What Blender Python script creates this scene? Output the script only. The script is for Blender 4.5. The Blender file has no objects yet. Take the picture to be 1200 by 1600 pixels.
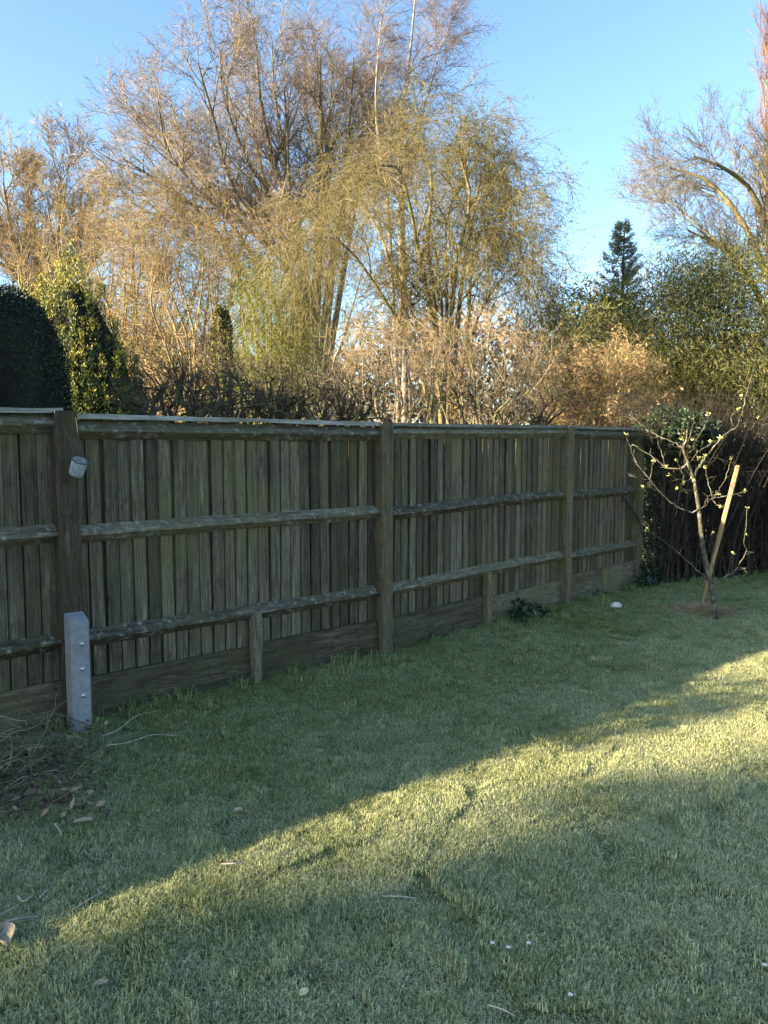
import bpy, math
import numpy as np
from mathutils import Vector, Matrix

sc = bpy.context.scene
# ------------------------------------------------------------------ camera
F_PX = 1202.0; TH = math.atan(100 / F_PX); CAM_H = 1.58
cam = bpy.data.objects.new('camera', bpy.data.cameras.new('camera'))
sc.collection.objects.link(cam)
cam.location = (0, 0, CAM_H)
cam.rotation_euler = (math.radians(90) - TH, 0, 0)
cam.data.sensor_fit = 'VERTICAL'; cam.data.sensor_height = 24.0; cam.data.lens = 24.0 * F_PX / 1600.0
cam.data.clip_start = 0.05; cam.data.clip_end = 2000
sc.camera = cam
# ------------------------------------------------------------------ sky, sun, exposure
SUN_AZ = math.radians(21.5); SUN_EL = math.radians(17.3)      # light travels towards +x, a little towards +y
world = bpy.data.worlds.new('World'); sc.world = world; world.use_nodes = True
wn = world.node_tree; wn.nodes.clear()
sky = wn.nodes.new('ShaderNodeTexSky'); sky.sky_type = 'NISHITA'; sky.sun_disc = False
sky.sun_elevation = SUN_EL
sky.sun_rotation = math.atan2(-math.cos(SUN_AZ), -math.sin(SUN_AZ)) % (2 * math.pi)
sky.altitude = 50; sky.air_density = 1.0; sky.dust_density = 1.0; sky.ozone_density = 2.0
bg = wn.nodes.new('ShaderNodeBackground'); bg.inputs[1].default_value = 0.085
wo = wn.nodes.new('ShaderNodeOutputWorld')
hs_ = wn.nodes.new('ShaderNodeHueSaturation'); hs_.inputs['Saturation'].default_value = 1.1
wn.links.new(sky.outputs[0], hs_.inputs['Color']); wn.links.new(hs_.outputs[0], bg.inputs[0]); wn.links.new(bg.outputs[0], wo.inputs[0])
sun = bpy.data.objects.new('sun', bpy.data.lights.new('sun', 'SUN'))
sc.collection.objects.link(sun)
sun.data.energy = 5.0; sun.data.angle = math.radians(0.6); sun.data.color = (1.0, 0.83, 0.53)
sdir = Vector((math.cos(SUN_AZ) * math.cos(SUN_EL), math.sin(SUN_AZ) * math.cos(SUN_EL), -math.sin(SUN_EL)))
sun.rotation_euler = sdir.to_track_quat('-Z', 'Y').to_euler(); sun.location = (-20, -10, 12)
sc.view_settings.view_transform = 'Standard'; sc.view_settings.look = 'None'
sc.view_settings.exposure = 2.45; sc.view_settings.gamma = 1.0
sc.view_settings.use_curve_mapping = False
sc.cycles.use_denoising = True
sc.cycles.max_bounces = 6; sc.cycles.diffuse_bounces = 3; sc.cycles.transparent_max_bounces = 8

# ------------------------------------------------------------------ helpers: pixels to places
def ray(px, py):
    a = (px - 600) / F_PX; b = -(py - 800) / F_PX
    return np.array([a, math.cos(TH) + b * math.sin(TH), -math.sin(TH) + b * math.cos(TH)])
def gp(px, py, z=0.0):
    r = ray(px, py); t = (z - CAM_H) / r[2]
    return np.array([0, 0, CAM_H]) + r * t
def at(px, py, y):
    r = ray(px, py)
    return np.array([0, 0, CAM_H]) + r * (y / r[1])

# ------------------------------------------------------------------ helpers: objects
COL = sc.collection
def link(o, parent=None):
    COL.objects.link(o)
    if parent is not None: o.parent = parent
    return o
def tag(o, label=None, cat=None, group=None, kind=None):
    if label: o['label'] = label
    if cat: o['category'] = cat
    if group: o['group'] = group
    if kind: o['kind'] = kind
    return o
def empty(name, loc, label=None, cat=None, group=None):
    o = bpy.data.objects.new(name, None); o.location = loc; o.empty_display_size = 0.1
    link(o); return tag(o, label, cat, group)

class Geo:
    """collects polygons with numpy and links them as one mesh object"""
    def __init__(s): s.v = []; s.n = 0; s.q = []; s.t = []; s.qm = []; s.tm = []; s.qs = []; s.ts = []
    def add(s, verts, quads=None, tris=None, m=0, smooth=False):
        verts = np.asarray(verts, float).reshape(-1, 3)
        if quads is not None and len(quads):
            q = np.asarray(quads, np.int64).reshape(-1, 4) + s.n
            s.q.append(q); s.qm.append(np.full(len(q), m)); s.qs.append(np.full(len(q), smooth))
        if tris is not None and len(tris):
            t = np.asarray(tris, np.int64).reshape(-1, 3) + s.n
            s.t.append(t); s.tm.append(np.full(len(t), m)); s.ts.append(np.full(len(t), smooth))
        s.v.append(verts); s.n += len(verts)
    def mesh(s, name, mats):
        me = bpy.data.meshes.new(name)
        v = np.concatenate(s.v) if s.v else np.zeros((0, 3))
        q = np.concatenate(s.q) if s.q else np.zeros((0, 4), int)
        t = np.concatenate(s.t) if s.t else np.zeros((0, 3), int)
        me.vertices.add(len(v)); me.vertices.foreach_set('co', v.astype(np.float32).ravel())
        loops = np.concatenate([q.ravel(), t.ravel()]).astype(np.int32)
        me.loops.add(len(loops)); me.loops.foreach_set('vertex_index', loops)
        np_ = len(q) + len(t); me.polygons.add(np_)
        st = np.concatenate([np.arange(len(q)) * 4, len(q) * 4 + np.arange(len(t)) * 3]).astype(np.int32)
        me.polygons.foreach_set('loop_start', st)
        mi = np.concatenate(s.qm + s.tm) if np_ else np.zeros(0)
        me.polygons.foreach_set('material_index', mi.astype(np.int32))
        sm = np.concatenate(s.qs + s.ts) if np_ else np.zeros(0)
        me.polygons.foreach_set('use_smooth', sm.astype(bool))
        for m in (mats if isinstance(mats, (list, tuple)) else [mats]): me.materials.append(m)
        me.update(calc_edges=True); me.validate()
        return me
    def obj(s, name, mats, parent=None, loc=None):
        o = bpy.data.objects.new(name, s.mesh(name, mats))
        if loc is not None: o.location = loc
        return link(o, parent)
    # -- shapes
    def box(s, c, d, m=0, R=None):
        c = np.asarray(c, float); d = np.asarray(d, float) / 2
        p = np.array([[x, y, z] for z in (-1, 1) for y in (-1, 1) for x in (-1, 1)]) * d
        if R is not None: p = p @ np.asarray(R).T
        s.add(p + c, [[0, 2, 3, 1], [4, 5, 7, 6], [0, 1, 5, 4], [2, 6, 7, 3], [0, 4, 6, 2], [1, 3, 7, 5]], m=m)
    def tubes(s, P, R, sides=4, m=0, smooth=True, rng=None, cap=False):
        P = np.asarray(P, float); R = np.asarray(R, float)
        if P.ndim == 2: P = P[None]; R = R[None]
        n, k, _ = P.shape
        T = np.gradient(P, axis=1); T /= np.linalg.norm(T, axis=2, keepdims=True) + 1e-12
        mean = T.mean(1); ref = np.where(np.abs(mean[:, 2:3]) > .8, [[1.0, 0.2, 0.0]], [[0.1, 0.2, 1.0]])
        U = np.cross(T, ref[:, None, :]); U /= np.linalg.norm(U, axis=2, keepdims=True) + 1e-12
        V = np.cross(T, U)
        a = np.arange(sides) / sides * 2 * math.pi
        ring = P[:, :, None, :] + R[:, :, None, None] * (np.cos(a)[None, None, :, None] * U[:, :, None, :] + np.sin(a)[None, None, :, None] * V[:, :, None, :])
        base = (np.arange(n) * k * sides)[:, None, None]; j = (np.arange(k - 1) * sides)[None, :, None]; i = np.arange(sides)[None, None, :]
        a0 = base + j + i; a1 = base + j + (i + 1) % sides
        q = np.stack([a0, a1, a1 + sides, a0 + sides], -1).reshape(-1, 4)
        tr = None
        if cap:
            e = ((k - 1) * sides + np.arange(n) * k * sides)[:, None]
            tr = np.concatenate([np.stack([e[:, 0], e[:, 0] + x, e[:, 0] + x + 1], -1) for x in range(1, sides - 1)])
        s.add(ring.reshape(-1, 3), q, tr, m=m, smooth=smooth)
    def spikes(s, A, B, r, m=0):
        """three-sided needles from A to B"""
        A = np.asarray(A); B = np.asarray(B); n = len(A)
        T = B - A; T /= np.linalg.norm(T, axis=1, keepdims=True) + 1e-12
        ref = np.where(np.abs(T[:, 2:3]) > .8, [[1.0, 0.2, 0.0]], [[0.1, 0.2, 1.0]])
        U = np.cross(T, ref); U /= np.linalg.norm(U, axis=1, keepdims=True) + 1e-12; V = np.cross(T, U)
        r = np.broadcast_to(np.asarray(r, float).reshape(-1, 1), (n, 1))
        v = np.stack([A + r * U, A + r * (-.5 * U + .866 * V), A + r * (-.5 * U - .866 * V), B], 1)
        b = (np.arange(n) * 4)[:, None]
        t = np.concatenate([b + [[0, 1, 3]], b + [[1, 2, 3]], b + [[2, 0, 3]]])
        s.add(v.reshape(-1, 3), None, t, m=m)
    def leaves(s, C, D, N, L, W, m=0):
        """four-cornered leaves: base C, direction D, face normal about N"""
        C = np.asarray(C, float); n = len(C)
        D = D / (np.linalg.norm(D, axis=1, keepdims=True) + 1e-12)
        S = np.cross(D, N); S /= np.linalg.norm(S, axis=1, keepdims=True) + 1e-12
        L = np.broadcast_to(np.asarray(L, float).reshape(-1, 1), (n, 1)); W = np.broadcast_to(np.asarray(W, float).reshape(-1, 1), (n, 1))
        v = np.stack([C, C + D * L * .45 + S * W * .5, C + D * L, C + D * L * .45 - S * W * .5], 1)
        s.add(v.reshape(-1, 3), np.arange(n * 4).reshape(-1, 4), m=m)

def unit(rng, n):
    d = rng.normal(size=(n, 3)); return d / np.linalg.norm(d, axis=1, keepdims=True)
def smooth_line(pts, k):
    """Catmull-Rom through the points, k samples"""
    p = np.asarray(pts, float)
    if len(p) == 2: p = np.array([p[0], (p[0] + p[1]) / 2, p[1]])
    e = np.vstack([2 * p[0] - p[1], p, 2 * p[-1] - p[-2]])
    u = np.linspace(0, len(p) - 1 - 1e-6, k); i = u.astype(int); t = (u - i)[:, None]
    a, b, c, d = e[i], e[i + 1], e[i + 2], e[i + 3]
    return .5 * (2 * b + (c - a) * t + (2 * a - 5 * b + 4 * c - d) * t * t + (3 * b - a - 3 * c + d) * t ** 3)
def spawn(rng, P, R, n, t0=.25, t1=1.0, ang=(25, 50), ln=(.5, 1.0), taper=.45, k=4, wob=.15, up=0.0, rs=.55, tip=.25, rmin=.002, bias=None):
    """children of the branches P (n,k,3), R (n,k)"""
    N, K, _ = P.shape; idx = np.repeat(np.arange(N), n); M = len(idx)
    t = rng.uniform(t0, t1, M); f = t * (K - 1); i = np.minimum(f.astype(int), K - 2); w = (f - i)[:, None]
    pos = P[idx, i] * (1 - w) + P[idx, i + 1] * w
    tan = P[idx, i + 1] - P[idx, i]; tan /= np.linalg.norm(tan, axis=1, keepdims=True) + 1e-9
    rad = R[idx, i] * (1 - w[:, 0]) + R[idx, i + 1] * w[:, 0]
    rnd = unit(rng, M) if bias is None else unit(rng, M) + np.asarray(bias)
    per = rnd - (rnd * tan).sum(1, keepdims=True) * tan; per /= np.linalg.norm(per, axis=1, keepdims=True) + 1e-9
    a = np.radians(rng.uniform(*ang, M))[:, None]
    d = tan * np.cos(a) + per * np.sin(a)
    L = rng.uniform(*ln, M) * (1 - taper * t)
    out = np.zeros((M, k, 3)); out[:, 0] = pos
    for j in range(1, k):
        d = d + rng.normal(size=(M, 3)) * wob + np.array([0, 0, up]); d /= np.linalg.norm(d, axis=1, keepdims=True)
        out[:, j] = out[:, j - 1] + d * (L / (k - 1))[:, None]
    r0 = np.maximum(rad * rs, rmin)
    RR = r0[:, None] * np.linspace(1, tip, k)[None]
    return out, RR

# ------------------------------------------------------------------ helpers: materials
def nt(name, rough=.85, spec=.2):
    m = bpy.data.materials.new(name); m.use_nodes = True; t = m.node_tree
    b = t.nodes['Principled BSDF']; b.inputs['Roughness'].default_value = rough
    b.inputs['Specular IOR Level'].default_value = spec
    return m, t, b
def N(t, typ, **kw):
    n = t.nodes.new(typ)
    for k, v in kw.items(): setattr(n, k, v)
    return n
def ramp(t, fac, stops):
    r = t.nodes.new('ShaderNodeValToRGB'); e = r.color_ramp.elements
    while len(e) < len(stops): e.new(.5)
    for x, (p, c) in zip(e, stops):
        x.position = p; x.color = (*c, 1)
    t.links.new(fac, r.inputs[0]); return r.outputs[0]
def noise(t, vec, scale, detail=3, rough=.6):
    n = t.nodes.new('ShaderNodeTexNoise'); n.inputs['Scale'].default_value = scale
    n.inputs['Detail'].default_value = detail; n.inputs['Roughness'].default_value = rough
    if vec is not None: t.links.new(vec, n.inputs['Vector'])
    return n.outputs['Fac']
def mix(t, fac, a, b, mode='MIX'):
    n = t.nodes.new('ShaderNodeMix'); n.data_type = 'RGBA'; n.blend_type = mode
    for s, x in ((n.inputs[0], fac), (n.inputs[6], a), (n.inputs[7], b)):
        if hasattr(x, 'links'): t.links.new(x, s)
        else: s.default_value = x if not isinstance(x, tuple) else (*x, 1)
    return n.outputs[2]
def mth(t, op, a, b=0.0):
    n = t.nodes.new('ShaderNodeMath'); n.operation = op
    for s, x in ((n.inputs[0], a), (n.inputs[1], b)):
        if hasattr(x, 'links'): t.links.new(x, s)
        else: s.default_value = x
    return n.outputs[0]
def bump(t, b, h, strength=.4, dist=.01):
    n = t.nodes.new('ShaderNodeBump'); n.inputs['Strength'].default_value = strength; n.inputs['Distance'].default_value = dist
    t.links.new(h, n.inputs['Height']); t.links.new(n.outputs[0], b.inputs['Normal'])
def island_mat(name, stops, rough=.8, spec=.15, transl=0.0, patch=None):
    """one colour per separate piece (twig, leaf, blade) from a ramp, plus a broad patchiness in the place"""
    m, t, b = nt(name, rough, spec)
    g = N(t, 'ShaderNodeNewGeometry')
    fac = g.outputs['Random Per Island']
    if patch:
        pn = noise(t, g.outputs['Position'], patch, 2)
        fac = mth(t, 'ADD', mth(t, 'MULTIPLY', fac, .5), mth(t, 'MULTIPLY', mth(t, 'SUBTRACT', pn, .25), 1.0))
    col = ramp(t, fac, stops)
    t.links.new(col, b.inputs['Base Color'])
    if transl:
        tr = N(t, 'ShaderNodeBsdfTranslucent'); t.links.new(col, tr.inputs['Color'])
        mx = N(t, 'ShaderNodeMixShader'); mx.inputs[0].default_value = transl
        out = t.nodes['Material Output']
        t.links.new(b.outputs[0], mx.inputs[1]); t.links.new(tr.outputs[0], mx.inputs[2]); t.links.new(mx.outputs[0], out.inputs[0])
    return m
def bark_mat(name, c1, c2, scale=9.0, c3=None, stretch=.35, bumpy=.5):
    m, t, b = nt(name, .9, .1)
    tc = N(t, 'ShaderNodeTexCoord'); mp = N(t, 'ShaderNodeMapping'); mp.inputs['Scale'].default_value = (1, 1, stretch)
    t.links.new(tc.outputs['Object'], mp.inputs[0])
    n1 = noise(t, mp.outputs[0], scale, 5, .65)
    col = ramp(t, n1, [(.3, c1), (.65, c2)])
    if c3:
        n2 = noise(t, tc.outputs['Object'], scale * .45, 3)
        col = mix(t, ramp(t, n2, [(.48, (0, 0, 0)), (.62, (1, 1, 1))]), col, c3)
    t.links.new(col, b.inputs['Base Color']); bump(t, b, n1, bumpy, .01)
    return m

# wood of the fence: streaked along the grain, algae, worn pale scrapes, each piece its own tint
def fence_mat(name, dark, mid, pale, green, axis='z', lichen=0.0, gfac=.5, rim=None):
    m, t, b = nt(name, .88, .15)
    tc = N(t, 'ShaderNodeTexCoord'); oi = N(t, 'ShaderNodeObjectInfo')
    off = N(t, 'ShaderNodeVectorMath', operation='SCALE'); off.inputs[0].default_value = (37.0, 91.0, 53.0)
    t.links.new(oi.outputs['Random'], off.inputs['Scale'])
    ad = N(t, 'ShaderNodeVectorMath', operation='ADD'); t.links.new(tc.outputs['Object'], ad.inputs[0]); t.links.new(off.outputs[0], ad.inputs[1])
    mp = N(t, 'ShaderNodeMapping'); mp.inputs['Scale'].default_value = {'z': (170, 170, 9.0), 'x': (9.0, 170, 170)}[axis]
    t.links.new(ad.outputs[0], mp.inputs[0])
    grain = noise(t, mp.outputs[0], 1.0, 6, .7)
    mp2 = N(t, 'ShaderNodeMapping'); mp2.inputs['Scale'].default_value = {'z': (34, 34, 2.6), 'x': (2.6, 34, 34)}[axis]
    t.links.new(ad.outputs[0], mp2.inputs[0])
    streak = noise(t, mp2.outputs[0], 1.0, 4, .6)
    col = ramp(t, grain, [(.28, dark), (.52, mid), (.78, pale)])
    col = mix(t, ramp(t, streak, [(.36, (.55, .55, .55)), (.54, (0, 0, 0))]), col, tuple(x * .55 for x in dark))
    blotch = noise(t, ad.outputs[0], 16, 7, .75)
    col = mix(t, ramp(t, blotch, [(.36, (.5, .5, .5)), (.50, (0, 0, 0))]), col, tuple(x * .6 for x in dark))
    mp3 = N(t, 'ShaderNodeMapping'); mp3.inputs['Scale'].default_value = {'z': (22, 22, 3.5), 'x': (3.5, 22, 22)}[axis]
    t.links.new(ad.outputs[0], mp3.inputs[0]); wear = noise(t, mp3.outputs[0], 1.0, 7, .72)
    col = mix(t, ramp(t, wear, [(.58, (0, 0, 0)), (.70, (.75, .75, .75))]), col, pale)
    g = N(t, 'ShaderNodeNewGeometry')
    gn = noise(t, g.outputs['Position'], 2.6, 6, .7)
    gm = mth(t, 'MULTIPLY', ramp(t, gn, [(.44, (0, 0, 0)), (.62, (1, 1, 1))]), gfac * 1.3)
    col = mix(t, gm, col, green)
    hs = N(t, 'ShaderNodeHueSaturation'); t.links.new(col, hs.inputs['Color'])
    v = N(t, 'ShaderNodeMapRange'); v.inputs['To Min'].default_value = .62; v.inputs['To Max'].default_value = 1.4
    t.links.new(oi.outputs['Random'], v.inputs['Value']); t.links.new(v.outputs[0], hs.inputs['Value'])
    col = hs.outputs[0]
    if lichen:
        ln = noise(t, tc.outputs['Object'], 22, 6, .7)
        col = mix(t, mth(t, 'MULTIPLY', ramp(t, ln, [(.54, (0, 0, 0)), (.66, (1, 1, 1))]), lichen), col, (.36, .38, .33))
    t.links.new(col, b.inputs['Base Color'])
    bump(t, b, mth(t, 'ADD', grain, mth(t, 'MULTIPLY', blotch, .8)), .9, .008)
    return m

M = {}
M['board'] = fence_mat('board_wood', (.048, .038, .025), (.125, .104, .070), (.33, .29, .215), (.13, .122, .05), gfac=.36)
M['rail'] = fence_mat('rail_wood', (.060, .048, .033), (.135, .112, .078), (.33, .29, .23), (.11, .11, .045), axis='x', lichen=.6, gfac=.35)
M['cap'] = fence_mat('cap_wood', (.16, .15, .13), (.28, .27, .24), (.42, .41, .38), (.16, .16, .10), axis='x', lichen=.5, gfac=.3)
M['post'] = fence_mat('post_wood', (.050, .039, .025), (.115, .092, .060), (.25, .21, .15), (.095, .088, .034), axis='x', gfac=.5)
M['gravel_board'] = fence_mat('gravel_board_wood', (.055, .043, .028), (.135, .112, .074), (.30, .26, .19), (.115, .106, .04), axis='x', gfac=.4)
M['soil'] = bark_mat('soil', (.02, .016, .011), (.06, .048, .032), 20, stretch=1.0)

# ------------------------------------------------------------------ the ground
def hgt(x, y):
    return .012 * np.sin(1.3 * x + .7 * y) + .010 * np.sin(2.3 * y - 1.1 * x + 1.0) + .006 * np.sin(5.1 * x + 1.7) * np.sin(4.3 * y)
def ground():
    far = np.geomspace(1, 600, 16)
    xs = np.concatenate([-9 - far[::-1], np.arange(-9, 13.01, .2), 13 + far])
    ys = np.concatenate([-3 - far[::-1], np.arange(-3, 13.01, .2), 13 + far])
    X, Y = np.meshgrid(xs, ys, indexing='ij')
    fade = np.clip(1 - (np.hypot(X, Y - 4) - 9) / 4, 0, 1)
    Z = hgt(X, Y) * fade
    n, k = X.shape
    i = (np.arange(n - 1)[:, None] * k + np.arange(k - 1)[None]).ravel()
    g = Geo(); g.add(np.stack([X, Y, Z], -1), np.stack([i, i + k, i + k + 1, i + 1], -1), smooth=True)
    m, t, b = nt('lawn_soil', .95, .05)
    ge = N(t, 'ShaderNodeNewGeometry')
    n1 = noise(t, ge.outputs['Position'], 14, 5, .7); n2 = noise(t, ge.outputs['Position'], .9, 3)
    c = ramp(t, n1, [(.3, (.045, .060, .022)), (.7, (.14, .15, .06))])
    c = mix(t, ramp(t, n2, [(.4, (0, 0, 0)), (.7, (.6, .6, .6))]), c, (.07, .058, .032))
    t.links.new(c, b.inputs['Base Color']); bump(t, b, n1, .6, .02)
    o = g.obj('ground', m); tag(o, 'grassy garden ground spreading out to the horizon', kind='structure')
ground()

# ------------------------------------------------------------------ the fence
P1 = np.array([-1.80, 4.30]); P2 = np.array([-.03, 5.84]); P3 = np.array([1.78, 7.66]); PE = np.array([2.86, 8.78])
DL = np.array([-.757, -.653])
P0 = P1 + DL * 2.35; PM1 = P0 + DL * 2.4; PM2 = PM1 + DL * 2.4; PM3 = PM2 + DL * 2.4; PM4 = PM3 + DL * 2.4
def fence_q(px, q):
    """point q metres behind the fence, seen at column px (used to stand shrubs along it)"""
    best = None
    for A, B in ((P0 - 3 * (P1 - P0), P1), (P1, P2), (P2, P3), (P3, PE + 3 * (PE - P3))):
        d = (B - A) / np.linalg.norm(B - A); nb = np.array([-d[1], d[0]])
        s = np.linspace(0, 1, 200)[:, None]; L = A + (B - A) * s + nb * q
        col = 600 + F_PX * L[:, 0] / np.maximum(L[:, 1], .1)
        i = np.argmin(abs(col - px))
        if best is None or abs(col[i] - px) < best[0]: best = (abs(col[i] - px), L[i])
    return best[1]

fence = empty('timber_fence', (P2[0], P2[1], 0), 'long weathered timber fence of upright boards with three sloping rails and a capping strip', 'fence')
rngf = np.random.default_rng(5)
def rot_dir(d): return math.atan2(d[1], d[0])
def wedge_mesh(L=1.0):
    g = Geo()                                              # a board with a thin tongue that laps behind its neighbour
    for p in ([(-.0480, 0), (.0480, 0), (.0480, .010), (.0460, .012), (-.0450, .016), (-.0480, .013)], [(.040, -.012), (.125, -.012), (.125, -.008), (.040, -.008)]):
        k = len(p); v = [(x, -y, z) for z in (0, L) for x, y in p]
        g.add(v, [[i, i + k, (i + 1) % k + k, (i + 1) % k] for i in range(k)], [[0, i, i + 1] for i in range(1, k - 1)] + [[k, k + i + 1, k + i] for i in range(1, k - 1)])
    return g.mesh('board', M['board'])
BOARD = wedge_mesh()
def child(name, mesh, loc, rz=0.0, parent=fence, scale=(1, 1, 1), tilt=0.0, lean=0.0):
    o = bpy.data.objects.new(name, mesh); link(o, parent)
    o.matrix_parent_inverse = Matrix.Translation(parent.location).inverted()
    o.location = loc; o.rotation_euler = (lean, tilt, rz); o.scale = scale
    return o
def rough_prism(name, sec, L, mat, seg=14, amp=.004, seed=0, taper_ends=False):
    """a length of timber with a hewn, slightly wavy surface; sec = (y,z) outline, runs along x from 0 to L"""
    r = np.random.default_rng(seed); sec = np.asarray(sec, float); k = len(sec)
    x = np.linspace(0, L, seg + 1)
    v = np.zeros((seg + 1, k, 3)); v[:, :, 0] = x[:, None]
    sc_ = np.ones(seg + 1)
    c = sec.mean(0)
    v[:, :, 1:] = c + (sec - c)[None] * sc_[:, None, None]
    v[:, :, 1:] += r.normal(size=(seg + 1, k, 2)) * amp + (np.sin(x * 2.1 + r.uniform(0, 6))[:, None, None] * amp * .8)
    i = (np.arange(seg)[:, None] * k + np.arange(k)[None]); j = (np.arange(seg)[:, None] * k + (np.arange(k)[None] + 1) % k)
    g = Geo(); q = np.stack([i, j, j + k, i + k], -1).reshape(-1, 4)
    tr = [[0, b + 1, b] for b in range(1, k - 1)] + [[seg * k, seg * k + b, seg * k + b + 1] for b in range(1, k - 1)]
    g.add(v.reshape(-1, 3), q, tr)
    return g.mesh(name, mat)
ARRIS = [(.0, -.052), (.0, .052), (-.050, .008), (-.054, -.006)]
def bay(A, B, zA=0.0, zB=0.0, seed=0, zr=(1.688, 1.09, .49), stub=True, gap_from=None):
    d = B - A; L = np.linalg.norm(d); d = d / L; rz = rot_dir(d); nf = np.array([d[1], -d[0]])   # nf: towards the lawn
    r = np.random.default_rng(seed)
    hp = .052
    n = int(round((L - .10) / .0855)); pitch = (L - .10) / n
    tz = math.atan2(zB - zA, L)
    for i in range(n):
        s = .05 + pitch * (i + .5); c = A + d * s; z0 = zA + (zB - zA) * s / L
        bot = .225 + r.uniform(-.012, .012) + z0
        top = 1.735 + z0 + r.uniform(-.004, .004)
        w = pitch / .106 * r.uniform(.96, 1.02)
        c = c + nf * r.uniform(-.004, .005)
        child('board', BOARD, (c[0], c[1], bot), rz + r.normal() * .02 + .04, scale=(w, 1, top - bot), tilt=r.normal() * .004, lean=r.normal() * .003)
    c0 = A + d * hp; Lr = L - 2 * hp
    for k, z in enumerate(zr):
        me = rough_prism('rail', ARRIS, Lr + .03, M['rail'], seed=seed * 7 + k, amp=.0018)
        o = c0 + nf * .020 - d * .015
        child('rail', me, (o[0], o[1], z + zA + r.normal() * .006), rz, tilt=-tz + r.normal() * .003)
    me = rough_prism('capping', [(-.045, -.013), (.040, -.011), (.040, .011), (-.045, .015)], L - .004, M['cap'], seed=seed + 50, amp=.0018)
    child('capping', me, (A[0] + d[0] * .002 + nf[0] * .022, A[1] + d[1] * .002 + nf[1] * .022, 1.757 + zA), rz, tilt=-tz)
    h = L / 2
    for k in range(2):                                      # the gravel board is two lengths butted at the stub post
        me = rough_prism('gravel_board', [(-.012, -.23), (.012, -.23), (.012, .095), (-.012, .095)], h - hp - .004, M['gravel_board'], seg=8, amp=.002, seed=seed + 80 + k)
        o = A + d * (hp + k * (h - hp + .002)) + nf * .030
        child('gravel_board', me, (o[0], o[1], .172 + zA + r.normal() * .008), rz, tilt=-tz + r.normal() * .006)
    if stub:
        me = rough_prism('stub_post', [(-.028, -.030), (.028, -.030), (.028, .030), (-.028, .030)], .55, M['gravel_board'], seg=6, amp=.002, seed=seed + 90)
        o = A + d * (h + r.uniform(-.04, .04)) + nf * .062
        s = child('stub_post', me, (o[0], o[1], .50 + zA), rz); s.rotation_euler = (0, math.radians(90), rz)
def fence_post(P, d, ztop, seed, size=.104, lean=0.0, front=.036):
    rz = rot_dir(d); nf = np.array([d[1], -d[0]]) / np.linalg.norm(d); h = size / 2
    sec = [(-h, -h), (h, -h), (h, h), (-h, h)]
    me = rough_prism('post', sec, ztop + .3, M['post'], seg=16, amp=.0025, seed=seed)
    c = P + nf * front
    o = child('post', me, (c[0], c[1], ztop), rz); o.rotation_euler = (lean, math.radians(90), rz)
D01, D12, D23, D3E = P1 - P0, P2 - P1, P3 - P2, PE - P3
bay(PM4, PM3, 0, 0, 1); bay(PM3, PM2, 0, 0, 2); bay(PM2, PM1, 0, 0, 3); bay(PM1, P0, 0, -.02, 4)
bay(P0, P1, -.02, .028, 11, zr=(1.69, 1.095, .475)); bay(P1, P2, .0, .0, 12, zr=(1.692, 1.088, .487))
bay(P2, P3, -.004, .03, 13, zr=(1.688, 1.095, .50)); bay(P3, PE, .03, .03, 14, zr=(1.688, 1.07, .46), stub=False)
for P, d, zt, sd in ((PM4, D01, 1.74, 1), (PM3, D01, 1.74, 2), (PM2, D01, 1.74, 3), (PM1, D01, 1.74, 4), (P0, D01, 1.72, 5), (P1, D12, 1.783, 6), (P2, D12, 1.772, 7), (P3, D23, 1.79, 8), (PE, D3E, 1.772, 9)):
    fence_post(P, d, zt, sd, size=.118 if sd == 6 else .106)

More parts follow.
